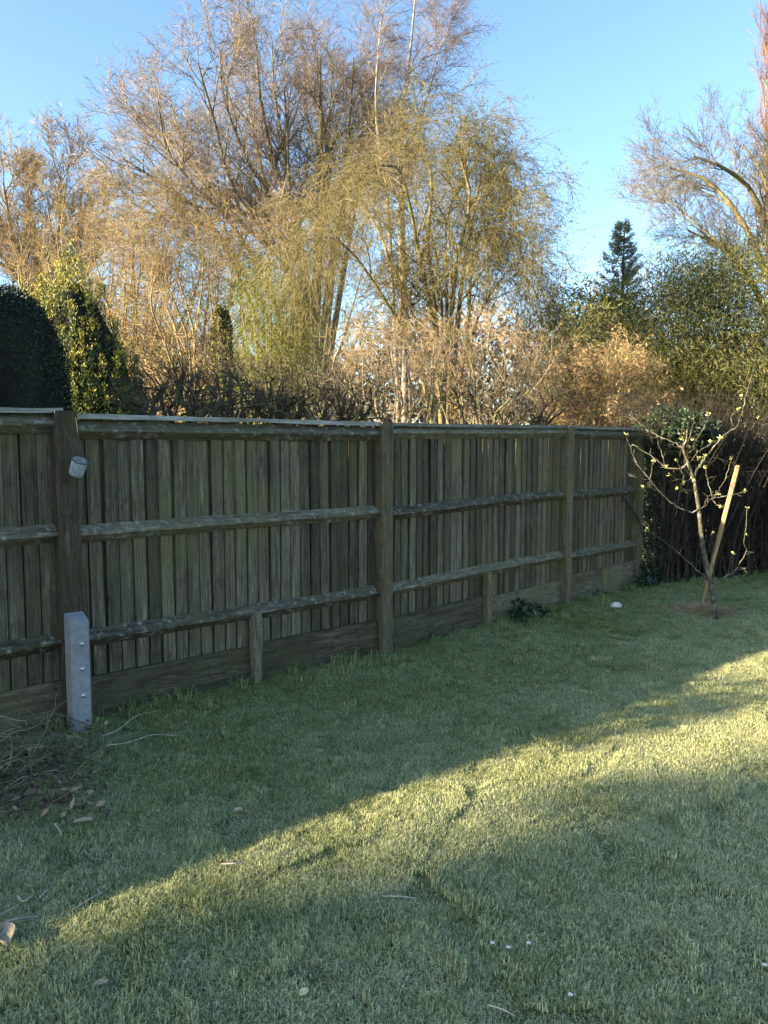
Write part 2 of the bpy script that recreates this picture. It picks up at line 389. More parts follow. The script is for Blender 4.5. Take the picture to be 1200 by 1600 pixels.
# ------------------------------------------------------------------ concrete repair spur with bolts
def concrete_spur():
    m, t, b = nt('spur_concrete', .85, .2)
    tc = N(t, 'ShaderNodeTexCoord'); n1 = noise(t, tc.outputs['Object'], 25, 6, .7); n2 = noise(t, tc.outputs['Object'], 5, 3)
    c = ramp(t, n1, [(.3, (.17, .175, .18)), (.7, (.28, .285, .29))])
    c = mix(t, ramp(t, n2, [(.5, (0, 0, 0)), (.75, (.5, .5, .5))]), c, (.17, .17, .16))
    t.links.new(c, b.inputs['Base Color']); bump(t, b, n1, .3, .004)
    mm, tt, bb = nt('bolt_steel', .45, .5); bb.inputs['Base Color'].default_value = (.45, .46, .47, 1); bb.inputs['Metallic'].default_value = .8
    d = D12 / np.linalg.norm(D12); nf = np.array([d[1], -d[0]])
    c = P1 + nf * (.036 + .052 + .056) + d * .005
    e = empty('concrete_spur', (c[0], c[1], 0), 'short grey concrete repair post bolted against the fence post, three bolts on one face', 'concrete post')
    e.rotation_euler = (0, 0, rot_dir(d))
    g = Geo(); w = .052; ch = .012; H = .655
    o = [(-w + ch, -w), (w - ch, -w), (w, -w + ch), (w, w), (-w, w), (-w, -w + ch)]
    v = [(x, y, -.25) for x, y in o] + [(x, y, H - .028 + (y + w) / (2 * w) * .030) for x, y in o] + [(x * .93, y * .93, H - .02 + (y + w) / (2 * w) * .032) for x, y in o]
    k = 6; q = [[r * k + i, r * k + (i + 1) % k, (r + 1) * k + (i + 1) % k, (r + 1) * k + i] for r in range(2) for i in range(k)]
    g.add(v, q, [[12, 12 + i, 13 + i] for i in range(1, 5)])
    g.obj('shaft', m, e)
    for z in (.505, .365, .215):
        gb = Geo(); a = np.arange(12) / 12 * 2 * math.pi
        prof = [(.013, 0), (.013, -.002), (.009, -.002), (.008, -.008), (.005, -.010), (0.0005, -.011)]
        v = [(r * math.cos(x), y, r * math.sin(x)) for r, y in prof for x in a]
        gb.add(v, [[r * 12 + i, r * 12 + (i + 1) % 12, (r + 1) * 12 + (i + 1) % 12, (r + 1) * 12 + i] for r in range(5) for i in range(12)], smooth=True)
        gb.obj('bolt', mm, e, (.006, -w - .0005, z))
concrete_spur()

# ------------------------------------------------------------------ jar hanging from the post top by a wire
def hanging_jar():
    m, t, b = nt('frosted_glass', .45, .5); b.inputs['Base Color'].default_value = (.62, .68, .70, 1)
    b.inputs['Transmission Weight'].default_value = .45; b.inputs['IOR'].default_value = 1.3
    tc = N(t, 'ShaderNodeTexCoord'); n1 = noise(t, tc.outputs['Object'], 60, 4, .7)
    t.links.new(ramp(t, n1, [(.35, (.30, .34, .36)), (.65, (.66, .71, .73))]), b.inputs['Base Color'])
    mw, tw, bw = nt('wire_rust', .7, .3); bw.inputs['Base Color'].default_value = (.10, .085, .07, 1); bw.inputs['Metallic'].default_value = .4
    mr, tr, br = nt('jar_rim', .6, .3); br.inputs['Base Color'].default_value = (.09, .095, .10, 1)
    d = D12 / np.linalg.norm(D12); nf = np.array([d[1], -d[0]])
    top = at(121, 716, 4.19)
    e = empty('hanging_jar', (top[0], top[1], 1.472), 'small cloudy glass jar hung by thin wire from the fence post top', 'jar')
    g = Geo(); a = np.arange(20) / 20 * 2 * math.pi
    prof = [(.040, .050), (.042, .044), (.041, .03), (.0405, 0), (.040, -.03), (.036, -.042), (.028, -.047), (.001, -.047)]
    pin = [(.037, .050), (.038, .03), (.0375, -.03), (.03, -.043), (.001, -.044)]
    v = [(r * math.cos(x), r * math.sin(x), z) for r, z in prof for x in a]
    g.add(v, [[(r + 1) * 20 + i, (r + 1) * 20 + (i + 1) % 20, r * 20 + (i + 1) % 20, r * 20 + i] for r in range(len(prof) - 1) for i in range(20)], smooth=True)
    v = [(r * math.cos(x), r * math.sin(x), z) for r, z in pin for x in a]
    g.add(v, [[r * 20 + i, r * 20 + (i + 1) % 20, (r + 1) * 20 + (i + 1) % 20, (r + 1) * 20 + i] for r in range(len(pin) - 1) for i in range(20)], smooth=True)
    jr = g.obj('jar', m, e); jr.rotation_euler = (math.radians(14), math.radians(24), 0)
    gr = Geo(); th = np.linspace(0, 2 * math.pi, 25)
    gr.tubes(np.stack([.0425 * np.cos(th), .0425 * np.sin(th), np.full(25, .046)], -1), np.full(25, .0042), 6)
    gr.obj('rim', mr, jr)
    M3 = jr.rotation_euler.to_matrix()
    for s, top_px in ((-1, (98, 664)), (1, (118, 652))):
        w0 = np.array(M3 @ Vector((s * .042, 0, .048)))
        tpt = at(*top_px, 4.155 if s > 0 else 4.16) - np.array(e.location)
        ml = (w0 + tpt) / 2 + np.array([.005 * s, -.004, -.03])
        gw = Geo(); gw.tubes(smooth_line([w0, (w0 * .6 + tpt * .4) + np.array([0.012 * -s, 0, .0]), tpt], 10), np.full(10, .0022), 5)
        gw.obj('wire', mw, e)
hanging_jar()

# ------------------------------------------------------------------ plant materials
M['twig_gold'] = island_mat('twig_gold', [(.0, (.11, .082, .042)), (.5, (.235, .182, .092)), (1.0, (.41, .325, .175))], patch=.35)
M['twig_tan'] = island_mat('twig_tan', [(.0, (.095, .065, .036)), (.5, (.235, .172, .095)), (1.0, (.43, .33, .19))], patch=.4)
M['twig_grey'] = island_mat('twig_grey', [(.0, (.10, .085, .07)), (.5, (.20, .17, .135)), (1.0, (.33, .28, .22))], patch=.2)
M['twig_purple'] = island_mat('twig_purple', [(.0, (.11, .08, .075)), (.5, (.20, .155, .14)), (1.0, (.32, .255, .215))], patch=.2)
M['twig_red'] = island_mat('twig_red', [(.0, (.13, .065, .045)), (.5, (.24, .135, .095)), (1.0, (.36, .23, .165))], patch=.2)
M['twig_olive'] = island_mat('twig_olive', [(.0, (.06, .052, .026)), (.5, (.14, .12, .058)), (1.0, (.27, .225, .115))], patch=.5)
M['twig_dusk'] = island_mat('twig_dusk', [(.0, (.06, .052, .045)), (.5, (.12, .105, .088)), (1.0, (.22, .19, .155))], patch=.3)
M['twig_dark'] = island_mat('twig_dark', [(.0, (.022, .018, .014)), (.6, (.065, .054, .042)), (1.0, (.19, .16, .125))], patch=.8)
M['twig_hedge'] = island_mat('twig_hedge', [(.0, (.014, .012, .010)), (.6, (.038, .032, .025)), (1.0, (.11, .095, .072))], patch=.8)
M['bark_tan'] = bark_mat('bark_tan', (.16, .12, .075), (.38, .29, .19), 8, (.22, .22, .10))
M['bark_grey'] = bark_mat('bark_grey', (.09, .078, .06), (.22, .19, .15), 6, (.16, .155, .09))
M['bark_dark'] = bark_mat('bark_dark', (.035, .028, .022), (.12, .10, .075), 14, (.11, .12, .06))
M['bark_olive'] = bark_mat('bark_olive', (.08, .065, .035), (.22, .18, .10), 8, (.17, .17, .07))
M['bark_birch'] = bark_mat('bark_birch', (.10, .08, .065), (.36, .33, .295), 7, None, stretch=1.8)
M['bark_young'] = bark_mat('bark_young', (.028, .024, .018), (.095, .082, .062), 30, (.17, .17, .14), stretch=.8)
M['leaf_yew'] = island_mat('leaf_yew', [(.0, (.014, .027, .008)), (.5, (.070, .098, .022)), (1.0, (.20, .21, .042))], rough=.55, spec=.35, transl=.12, patch=3.0)
M['leaf_gold'] = island_mat('leaf_gold', [(.0, (.10, .11, .02)), (.6, (.24, .22, .035)), (1.0, (.42, .36, .06))], rough=.55, spec=.35, transl=.15, patch=2.0)
M['leaf_hedge'] = island_mat('leaf_hedge', [(.0, (.008, .013, .008)), (.6, (.020, .034, .018)), (1.0, (.045, .066, .034))], rough=.6, spec=.25, patch=3.0)
M['leaf_bamboo'] = island_mat('leaf_bamboo', [(.0, (.032, .038, .012)), (.5, (.085, .092, .028)), (1.0, (.19, .17, .06))], rough=.6, spec=.25, transl=.25, patch=.9)
M['leaf_lime'] = island_mat('leaf_lime', [(.0, (.07, .085, .022)), (.5, (.15, .165, .04)), (1.0, (.27, .265, .08))], rough=.6, spec=.2, transl=.3, patch=1.1)
M['leaf_blue'] = island_mat('leaf_blue', [(.0, (.05, .07, .06)), (.5, (.12, .155, .13)), (1.0, (.23, .26, .20))], rough=.7, transl=.1, patch=.6)
M['leaf_olive'] = island_mat('leaf_olive', [(.0, (.05, .05, .018)), (.5, (.12, .11, .038)), (1.0, (.23, .20, .075))], rough=.7, transl=.25, patch=.5)
M['leaf_dead'] = island_mat('leaf_dead', [(.0, (.16, .09, .04)), (.5, (.36, .21, .10)), (1.0, (.62, .44, .25))], rough=.75, transl=.2, patch=1.0)
M['leaf_ivy'] = island_mat('leaf_ivy', [(.0, (.012, .022, .012)), (.6, (.03, .05, .025)), (1.0, (.07, .10, .055))], rough=.45, spec=.4, patch=2.0)
M['bud'] = island_mat('bud', [(.0, (.38, .40, .14)), (1.0, (.68, .66, .30))], rough=.6, transl=.3)
M['core_shade'] = bark_mat('plant_core_shade', (.008, .008, .006), (.02, .02, .014), 6)  # near-black: the shade inside yew and hedge put into the colour

# ------------------------------------------------------------------ bare trees and shrubs
def stems_px(stems, Y, k=12):
    """pixel polylines [(px,py,...)] with depth offsets -> smooth 3D stems; first point goes down to the ground"""
    out = []
    for pts, dy in stems:
        w = []
        for i, (px, py) in enumerate(pts):
            f = i / (len(pts) - 1)
            w.append(at(px, py, Y + dy * f ** 1.2))
        b = w[0].copy()
        if b[2] > .3: w.insert(0, np.array([b[0] + (b[0] - w[1][0]) * .25, b[1], -.1]))
        out.append(smooth_line(w, k))
    return np.array(out)
def bare_tree(name, label, cat, P, r0, levels, mats, seed, sides0=7, tipf=.14, group=None, twig_leaf=None, extra=None):
    rng = np.random.default_rng(seed)
    R = np.asarray(r0, float)[:, None] * np.linspace(1, tipf, P.shape[1])[None] ** .9
    base = P[:, 0].mean(0)
    e = empty(name, (base[0], base[1], 0), label, cat, group)
    off = np.array([base[0], base[1], 0])
    gt = Geo(); gc = Geo()
    gt.tubes(P - off, R, sides0)
    allP = [(P, R)]
    cur = (P, R)
    for li, lv in enumerate(levels):
        lv = dict(lv); sd = lv.pop('sides', 3); spike = lv.pop('spike', False); to = lv.pop('to', 'crown'); mt = lv.pop('m', 1); src = lv.pop('src', -1)
        srcP = allP[src] if src >= 0 else allP[-1]
        C = spawn(rng, srcP[0], srcP[1], **lv); allP.append(C)
        if spike:
            gc.spikes(C[0][:, 0] - off, C[0][:, -1] - off, C[1][:, 0], m=mt - 1)
        else:
            (gt if to == 'trunk' else gc).tubes(C[0] - off, C[1], sd, m=0 if to == 'trunk' else mt - 1)
    if twig_leaf:
        lf = dict(twig_leaf); src = allP[lf['src']][0]
        pick = rng.integers(0, len(src), lf['n']); tt = rng.uniform(.1, 1, lf['n'])
        f = tt * (src.shape[1] - 1); i = np.minimum(f.astype(int), src.shape[1] - 2); w = (f - i)[:, None]
        C = src[pick, i] * (1 - w) + src[pick, i + 1] * w - off + rng.normal(size=(lf['n'], 3)) * lf.get('spread', .02)
        D = unit(rng, lf['n']) + np.array(lf.get('dir', (0, 0, -.6)))
        gc.leaves(C, D, unit(rng, lf['n']), rng.uniform(*lf['L'], lf['n']), rng.uniform(*lf['W'], lf['n']), m=lf.get('m', 1))
    gt.obj('trunk', [mats[0]], e)
    gc.obj('crown', mats[1:], e)
    return e, allP

# --- the big many-stemmed tree
rb_ = np.random.default_rng(9); big = []
for i in range(15):
    th = math.radians(-82 + 158 * (i + .5) / 15 + rb_.normal() * 3); rho = 1.0 if i % 3 else .66
    tx = 412 + rho * math.sin(th) * 180; ty = 258 - rho * math.cos(th) * 195
    fx = 478 + (i - 7) * 4.5 + rb_.normal() * 6; fy = 430 + rb_.normal() * 25
    big.append(([(480 + (i - 7) * 3, 640), (fx, fy), (fx + (tx - fx) * .58 + rb_.normal() * 6, fy + (ty - fy) * .42), (fx + (tx - fx) * .86 + rb_.normal() * 6, fy + (ty - fy) * .74), (tx, ty)], rb_.uniform(-3.2, 3.2)))
big += [([(470, 640), (400, 460), (320, 340), (250, 285), (192, 248)], -1.5), ([(470, 640), (420, 450), (330, 305), (262, 220), (205, 172)], 1.8), ([(490, 640), (500, 400), (503, 260), (498, 150), (495, 80)], 1.0), ([(500, 640), (525, 380), (540, 250), (548, 160), (552, 90)], -1.5), ([(505, 640), (545, 380), (568, 260), (585, 170)], 1.0)]
big.append(([(465, 640), (400, 500), (345, 372), (300, 345), (262, 337), (215, 330)], -1.0))
bare_tree('bare_tree', 'tall spreading leafless tree with many grey stems fanning out at the centre left', 'tree',
          stems_px(big, 21.0, 16), rb_.uniform(.075, .125, 21),
          [dict(n=11, t0=.42, ang=(20, 52), ln=(1.8, 3.4), taper=.62, k=7, wob=.11, up=.07, rs=.62, tip=.25, sides=5, to='trunk'),
           dict(n=7, t0=.12, ang=(25, 60), ln=(.8, 1.6), k=4, wob=.11, up=.07, rs=.6, rmin=.009, sides=3, m=1),
           dict(n=5, t0=.15, ang=(25, 60), ln=(.4, .9), k=3, wob=.10, up=.08, rs=.65, rmin=.0058, m=1),
           dict(n=4, t0=.1, ang=(25, 60), ln=(.22, .5), k=2, wob=.1, up=.06, rs=.7, rmin=.0046, spike=True, m=2)],
          [M['bark_grey'], M['twig_grey'], M['twig_purple']], 11, group='leafless trees beyond the fence')

# --- the birch right of it
bir = [([(632, 640), (628, 430), (624, 300), (628, 190), (640, 90), (652, -40)], .6),
       ([(622, 640), (612, 430), (605, 310), (588, 190), (590, 90), (600, 0)], -1.0),
       ([(640, 640), (632, 400), (630, 260), (655, 190), (680, 110), (690, 60)], .8)]
bare_tree('birch_tree', 'slender pale-stemmed birch with fine purplish twigs, tallest right of the spreading tree', 'tree',
          stems_px(bir, 19.5, 16), [.10, .065, .06],
          [dict(n=22, t0=.36, ang=(22, 45), ln=(1.2, 2.6), taper=.5, k=6, wob=.10, up=.10, rs=.42, tip=.25, sides=5, to='trunk'),
           dict(n=9, t0=.15, ang=(20, 50), ln=(.6, 1.3), k=5, wob=.14, up=-.02, rs=.5, rmin=.006, sides=3, m=1),
           dict(n=7, t0=.1, ang=(20, 55), ln=(.3, .8), k=3, wob=.14, up=-.14, rs=.6, rmin=.0035, m=1),
           dict(n=2, t0=.1, ang=(20, 55), ln=(.2, .4), k=2, wob=.1, up=-.1, rs=.7, rmin=.003, spike=True, m=1)],
          [M['bark_birch'], M['twig_purple']], 12, group='leafless trees beyond the fence')

# --- the rounded tree on the far left
lft = [([(60, 640), (55, 480), (40, 410), (20, 370), (5, 285)], -1.5), ([(60, 640), (62, 460), (60, 380), (48, 340), (40, 270)], 1.5),
       ([(62, 640), (68, 470), (80, 410), (92, 360), (95, 275)], -1.0), ([(62, 640), (70, 480), (100, 430), (118, 390), (128, 295)], 1.5),
       ([(58, 640), (50, 470), (10, 420), (-30, 390), (-60, 310)], 0), ([(64, 640), (72, 500), (120, 450), (150, 400), (165, 340)], -1.0),
       ([(58, 640), (45, 470), (25, 400), (-10, 320)], 2)]
bare_tree('bare_tree', 'round-crowned leafless tree with reddish brown twigs at the far left', 'tree',
          stems_px(lft, 30.0, 14), [.22, .2, .2, .18, .18, .15, .15],
          [dict(n=11, t0=.35, ang=(18, 48), ln=(2.0, 4.2), taper=.62, k=6, wob=.10, up=.10, rs=.5, tip=.25, sides=4, to='trunk'),
           dict(n=8, t0=.15, ang=(18, 45), ln=(1.0, 2.0), k=5, wob=.13, up=.10, rs=.55, rmin=.010, sides=3, m=1),
           dict(n=6, t0=.15, ang=(20, 55), ln=(.5, 1.0), k=3, wob=.14, up=.08, rs=.6, rmin=.010, m=2),
           dict(n=4, t0=.2, ang=(20, 55), ln=(.3, .6), k=2, wob=.1, up=.05, rs=.7, rmin=.009, spike=True, m=2)],
          [M['bark_grey'], M['twig_grey'], M['twig_tan']], 13, group='leafless trees beyond the fence')

# --- golden thicket of many-stemmed bare shrubs
def thicket(name, label, cat, px, Y, width_px, top_py, n, mats, seed, group=None, dens=1.0, r=.035, up=.02, leaf=None, dpt=1.2, ln=1.0):
    rng = np.random.default_rng(seed); st = []
    for i in range(n):
        f = (i + .5) / n * 2 - 1 + rng.normal() * .08
        tx = px + f * width_px / 2; ty = top_py + (f * f) * (640 - top_py) * .28 + abs(rng.normal()) * 48
        mx = px + f * width_px * .28
        st.append(([(px + f * width_px * .09, 660), (mx + rng.normal() * 8, 660 - (660 - ty) * .45), (tx * .8 + mx * .2 + rng.normal() * 10, 660 - (660 - ty) * .78), (tx + rng.normal() * 10, ty)], rng.uniform(-dpt, dpt)))
    P = stems_px(st, Y, 12)
    return bare_tree(name, label, cat, P, rng.uniform(.7, 1.25, n) * r,
                     [dict(n=int(12 * dens), t0=.04, ang=(15, 55), ln=(.8 * ln, 1.9 * ln), taper=.4, k=6, wob=.14, up=up, rs=.5, tip=.25, sides=4, to='trunk'),
                      dict(n=8, t0=.1, ang=(25, 75), ln=(.35 * ln, .95 * ln), k=4, wob=.09, up=up, rs=.55, rmin=.0045, m=1),
                      dict(n=int(7 * dens), t0=.1, ang=(30, 80), ln=(.16 * ln, .42 * ln), k=2, wob=.12, up=up, rs=.65, rmin=.003, spike=True, m=1)],
                     mats, seed, group=group, twig_leaf=leaf, sides0=5)
G1 = 'golden-twigged shrubs behind the fence'
thicket('bare_shrub', 'golden-brown leafless thicket rising just right of the columnar yew', 'shrub', 210, 15.0, 210, 300, 13, [M['bark_tan'], M['twig_gold']], 21, G1, dens=1.25)
thicket('bare_shrub', 'pale golden leafless thicket between the yew and the ivy-clad trunk', 'shrub', 305, 14.0, 200, 330, 12, [M['bark_tan'], M['twig_gold']], 22, G1, dens=1.25)
thicket('bare_shrub', 'orange-brown leafless shrub showing above the yew top', 'shrub', 130, 18.0, 200, 290, 11, [M['bark_tan'], M['twig_gold']], 23, G1, dens=1.1)
thicket('bare_shrub', 'straw-coloured leafless shrub rising behind the lime green shrub', 'shrub', 420, 16.0, 230, 330, 12, [M['bark_tan'], M['twig_tan']], 24, G1, dens=1.15)

# --- weeping tree in the middle
wee = [([(690, 660), (675, 500), (655, 400), (640, 320), (620, 262), (570, 262)], -1.2),
       ([(690, 660), (680, 480), (668, 380), (675, 280), (650, 228), (610, 232)], .8),
       ([(700, 660), (705, 500), (716, 400), (735, 310), (717, 240), (720, 222)], -.4),
       ([(705, 660), (715, 500), (728, 400), (740, 330), (755, 280), (797, 292)], .6),
       ([(710, 660), (730, 520), (735, 440), (745, 370), (785, 335), (823, 380)], -1.0),
       ([(680, 660), (655, 520), (615, 420), (580, 340), (540, 310), (502, 345)], 1.0),
       ([(675, 660), (640, 540), (590, 450), (545, 390), (505, 370), (475, 410)], -1.2),
       ([(700, 660), (698, 450), (700, 330), (740, 265), (740, 225), (755, 250)], 1.5),
       ([(695, 660), (688, 450), (660, 330), (600, 280), (550, 290)], 1.7),
       ([(712, 660), (725, 560), (755, 480), (800, 420), (835, 450)], .5)]
bare_tree('weeping_tree', 'broad weeping tree with olive-green hanging twigs in the middle beyond the fence', 'tree',
          stems_px(wee, 12.5, 14), [.055, .05, .055, .05, .045, .045, .04, .035, .035, .035],
          [dict(n=17, t0=.35, ang=(20, 60), ln=(.7, 1.7), taper=.35, k=6, wob=.16, up=-.05, rs=.5, tip=.3, sides=4, to='trunk', bias=(0, 0, .4)),
           dict(n=9, t0=.1, ang=(30, 75), ln=(.5, 1.3), k=6, wob=.16, up=-.26, rs=.5, rmin=.0035, m=1),
           dict(n=9, t0=.05, ang=(20, 60), ln=(.25, .75), k=3, wob=.14, up=-.24, rs=.6, rmin=.0030, m=1)],
          [M['bark_olive'], M['twig_olive'], M['leaf_olive']], 31,
          twig_leaf=dict(src=3, n=52000, L=(.03, .06), W=(.007, .013), m=1, spread=.01), group='leafless trees beyond the fence')

# --- tan shrub with many upright shoots, gnarled dark hedge shrubs right behind the fence
def gnarly(px, q, w, top, n, mats, seed, name, label, cat, group, rr=.026, dens=1.0, dpt=.35, straight=.0):
    b = fence_q(px, q); Y = b[1]
    rng = np.random.default_rng(seed); st = []
    for i in range(n):
        f = (i + .5) / n * 2 - 1
        tx = px + f * w / 2; ty = top + abs(rng.normal()) * 20 + f * f * 18
        st.append(([(px + f * w * .30, 700), (px + f * w * .36 + rng.normal() * 12, 700 - (700 - ty) * .45), (tx - f * w * .04 + rng.normal() * 10, 700 - (700 - ty) * .75), (tx, ty)], rng.uniform(-dpt, dpt)))
    P = stems_px(st, Y, 10); P[:, 1:-1] += rng.normal(size=P[:, 1:-1].shape) * .02 * (1 - straight)
    return bare_tree(name, label, cat, P, rng.uniform(.7, 1.3, n) * rr,
                     [dict(n=int(6 * dens), t0=.3, ang=(25, 70), ln=(.25, .65), taper=.3, k=6, wob=.28 - .18 * straight, up=.06, rs=.5, tip=.35, sides=4, to='trunk'),
                      dict(n=4, t0=.1, ang=(30, 75), ln=(.12, .38), k=5, wob=.3 - .2 * straight, up=.06, rs=.5, rmin=.003, m=1),
                      dict(n=4, t0=.1, ang=(30, 75), ln=(.06, .2), k=2, wob=.2, up=.06, rs=.65, rmin=.0025, spike=True, m=1)],
                     mats, seed, sides0=5, group=group, tipf=.4)
GH = 'gnarled shrubs along the back of the fence'
gnarly(275, 1.0, 110, 578, 9, [M['bark_dark'], M['twig_dark']], 41, 'gnarled_shrub', 'dark gnarled bare shrub just right of the yew, poking over the fence', 'shrub', GH)
gnarly(370, 1.0, 90, 588, 7, [M['bark_dark'], M['twig_dark']], 42, 'gnarled_shrub', 'dark gnarled bare shrub in front of the ivy-clad trunk', 'shrub', GH)
gnarly(440, 1.1, 110, 580, 9, [M['bark_dark'], M['twig_dark']], 43, 'gnarled_shrub', 'dark gnarled bare shrub in front of the lime green shrub', 'shrub', GH)
gnarly(530, 1.1, 110, 592, 9, [M['bark_dark'], M['twig_dark']], 44, 'gnarled_shrub', 'low dark gnarled bare shrub left of the middle fence post', 'shrub', GH)
gnarly(770, 1.2, 130, 588, 9, [M['bark_dark'], M['twig_dark']], 45, 'gnarled_shrub', 'dark gnarled bare shrub above the second bay right of the middle post', 'shrub', GH)
gnarly(845, 1.2, 90, 600, 7, [M['bark_dark'], M['twig_dark']], 46, 'gnarled_shrub', 'dark gnarled bare shrub above the right-hand fence post', 'shrub', GH)
gnarly(620, 2.0, 190, 512, 13, [M['bark_grey'], M['twig_tan']], 47, 'upright_shrub', 'tan bare shrub with many upright shoots behind the middle fence post', 'shrub', 'tan upright shrubs behind the fence', rr=.018, dens=2.2, dpt=.6, straight=.65)
gnarly(760, 2.4, 220, 505, 14, [M['bark_grey'], M['twig_tan']], 48, 'upright_shrub', 'tan bare shrub with many upright shoots under the weeping tree', 'shrub', 'tan upright shrubs behind the fence', rr=.018, dens=2.2, dpt=.7, straight=.65)

# --- orange shrub with clinging pale leaves, right
thicket('leafy_shrub', 'orange-brown shrub with clinging pale dead leaves above the right end of the fence', 'shrub', 950, 11.5, 180, 535, 14,
        [M['bark_tan'], M['twig_gold'], M['leaf_dead']], 51, dens=1.0, r=.016, dpt=.7, ln=.5,
        leaf=dict(src=3, n=2600, L=(.03, .07), W=(.012, .03), m=1, spread=.01))
thicket('bare_shrub', 'tawny leafless thicket between the tan shrubs and the orange shrub', 'shrub', 885, 13.5, 150, 500, 10, [M['bark_tan'], M['twig_gold']], 52, G1, dens=1.0, r=.02, dpt=.7, ln=.6)

# --- right-hand bare tree and tall narrow poplar
rt = [([(1240, 660), (1215, 560), (1198, 490), (1165, 430), (1128, 388), (1075, 360)], -1.0),
      ([(1245, 660), (1230, 520), (1195, 420), (1150, 330), (1100, 280), (1045, 262)], 1.0),
      ([(1250, 660), (1240, 500), (1205, 380), (1175, 300), (1130, 262), (1085, 245)], -1.5),
      ([(1250, 660), (1245, 480), (1220, 360), (1190, 270), (1160, 225)], 1.0),
      ([(1255, 660), (1260, 480), (1240, 330), (1215, 240)], -1.0),
      ([(1240, 660), (1205, 500), (1150, 410), (1090, 350), (1040, 310)], 2.0)]
bare_tree('bare_tree', 'leafless tree leaning in from the right edge over the bamboo', 'tree', stems_px(rt, 16.0, 14), [.10, .11, .10, .09, .08, .07],
          [dict(n=11, t0=.40, ang=(18, 45), ln=(.9, 2.2), taper=.45, k=6, wob=.12, up=.06, rs=.5, tip=.25, sides=4, to='trunk'),
           dict(n=8, t0=.15, ang=(20, 50), ln=(.5, 1.2), k=5, wob=.15, up=.06, rs=.55, rmin=.005, m=1),
           dict(n=7, t0=.15, ang=(20, 55), ln=(.25, .6), k=3, wob=.14, up=.05, rs=.6, rmin=.0035, m=1),
           dict(n=4, t0=.2, ang=(20, 55), ln=(.15, .35), k=2, wob=.1, up=.05, rs=.7, rmin=.003, spike=True, m=1)],
          [M['bark_olive'], M['twig_dusk']], 61, group='leafless trees beyond the fence')
rngp = np.random.default_rng(62)
pop = []
for i in range(15):
    f = rngp.uniform(-1, 1); h = rngp.uniform(.35, 1.0) if i > 2 else 1.1
    pop.append(([(1235 + f * 8, 660), (1235 + f * 34, 640 - 760 * h * .35), (1235 + f * 50, 640 - 760 * h * .7), (1235 + f * 62 * (1.15 - h * .55), 640 - 760 * h)], rngp.uniform(-2, 2)))
bare_tree('poplar_tree', 'tall narrow poplar with reddish upright twigs at the top right corner', 'tree', stems_px(pop, 34.0, 14), rngp.uniform(.08, .16, 15),
          [dict(n=16, t0=.25, ang=(8, 26), ln=(1.5, 3.6), taper=.4, k=5, wob=.06, up=.16, rs=.45, tip=.25, sides=3, to='trunk'),
           dict(n=9, t0=.1, ang=(10, 30), ln=(.8, 1.8), k=4, wob=.08, up=.16, rs=.5, rmin=.010, m=1),
           dict(n=7, t0=.1, ang=(12, 32), ln=(.5, 1.0), k=2, wob=.06, up=.14, rs=.6, rmin=.007, spike=True, m=1)],
          [M['bark_tan'], M['twig_red']], 63, group='leafless trees beyond the fence')

# --- far trees that close the gaps low down
for i, (px, Y, w, top, sd) in enumerate([(20, 40, 240, 400, 71), (230, 42, 260, 380, 72), (480, 40, 260, 360, 73), (700, 44, 240, 400, 74), (900, 46, 200, 455, 75), (1050, 42, 220, 420, 76)]):
    lab = ['faint far leafless tree behind the dark clipped hedge', 'faint far leafless tree behind the golden thicket', 'faint far leafless tree behind the spreading tree',
           'faint far leafless tree seen through the weeping tree', 'low bluish far tree in the gap right of the weeping tree', 'faint far leafless tree behind the bamboo'][i]
    rr_ = np.random.default_rng(sd); st = []
    for j in range(9):
        f = (j + .5) / 9 * 2 - 1
        tx = px + f * w / 2; ty = top + f * f * (640 - top) * .35 + abs(rr_.normal()) * 14
        st.append(([(px + f * 15, 680), (px + f * w * .3, 640 - (640 - ty) * .45), (tx, ty)], rr_.uniform(-2, 2)))
    bare_tree('far_tree', lab, 'tree', stems_px(st, Y, 9), rr_.uniform(.08, .16, 9),
              [dict(n=10, t0=.2, ang=(15, 55), ln=(1.4, 3.4), taper=.4, k=5, wob=.15, up=.04, rs=.5, tip=.3, sides=3, to='trunk'),
               dict(n=9, t0=.1, ang=(20, 60), ln=(.8, 1.8), k=3, wob=.15, up=.03, rs=.5, rmin=.012, m=1),
               dict(n=6, t0=.1, ang=(20, 60), ln=(.5, 1.1), k=2, wob=.1, up=.03, rs=.6, rmin=.009, spike=True, m=1)],
              [M['bark_grey'], M['twig_grey']], sd, sides0=5, group='far leafless trees')

def far_wood():
    rng = np.random.default_rng(78); n = 36000; g = Geo()
    x = rng.uniform(-26, 27, n); y = rng.uniform(27, 33, n); hmax = 6.2 + .9 * np.sin(x * .45) + .6 * np.sin(x * 1.3 + 1)
    z = rng.uniform(0, 1, n) * hmax; A = np.stack([x, y, z], -1); d = unit(rng, n) * [1, 1, .7] + [0, 0, .7]
    g.spikes(A, A + d * rng.uniform(.3, .9, n)[:, None], rng.uniform(.008, .022, n))
    k = 30000; x = rng.uniform(-26, 27, k); z = rng.uniform(0, 1, k) * (5.8 + .9 * np.sin(x * .45))
    g.leaves(np.stack([x, rng.uniform(28, 34, k), z], -1), unit(rng, k), unit(rng, k), rng.uniform(.25, .5, k), rng.uniform(.12, .25, k))
    o = g.obj('far_wood', M['twig_grey']); tag(o, 'brown far-off scrub closing the view behind the shrubs', 'scrub', kind='stuff')
far_wood()
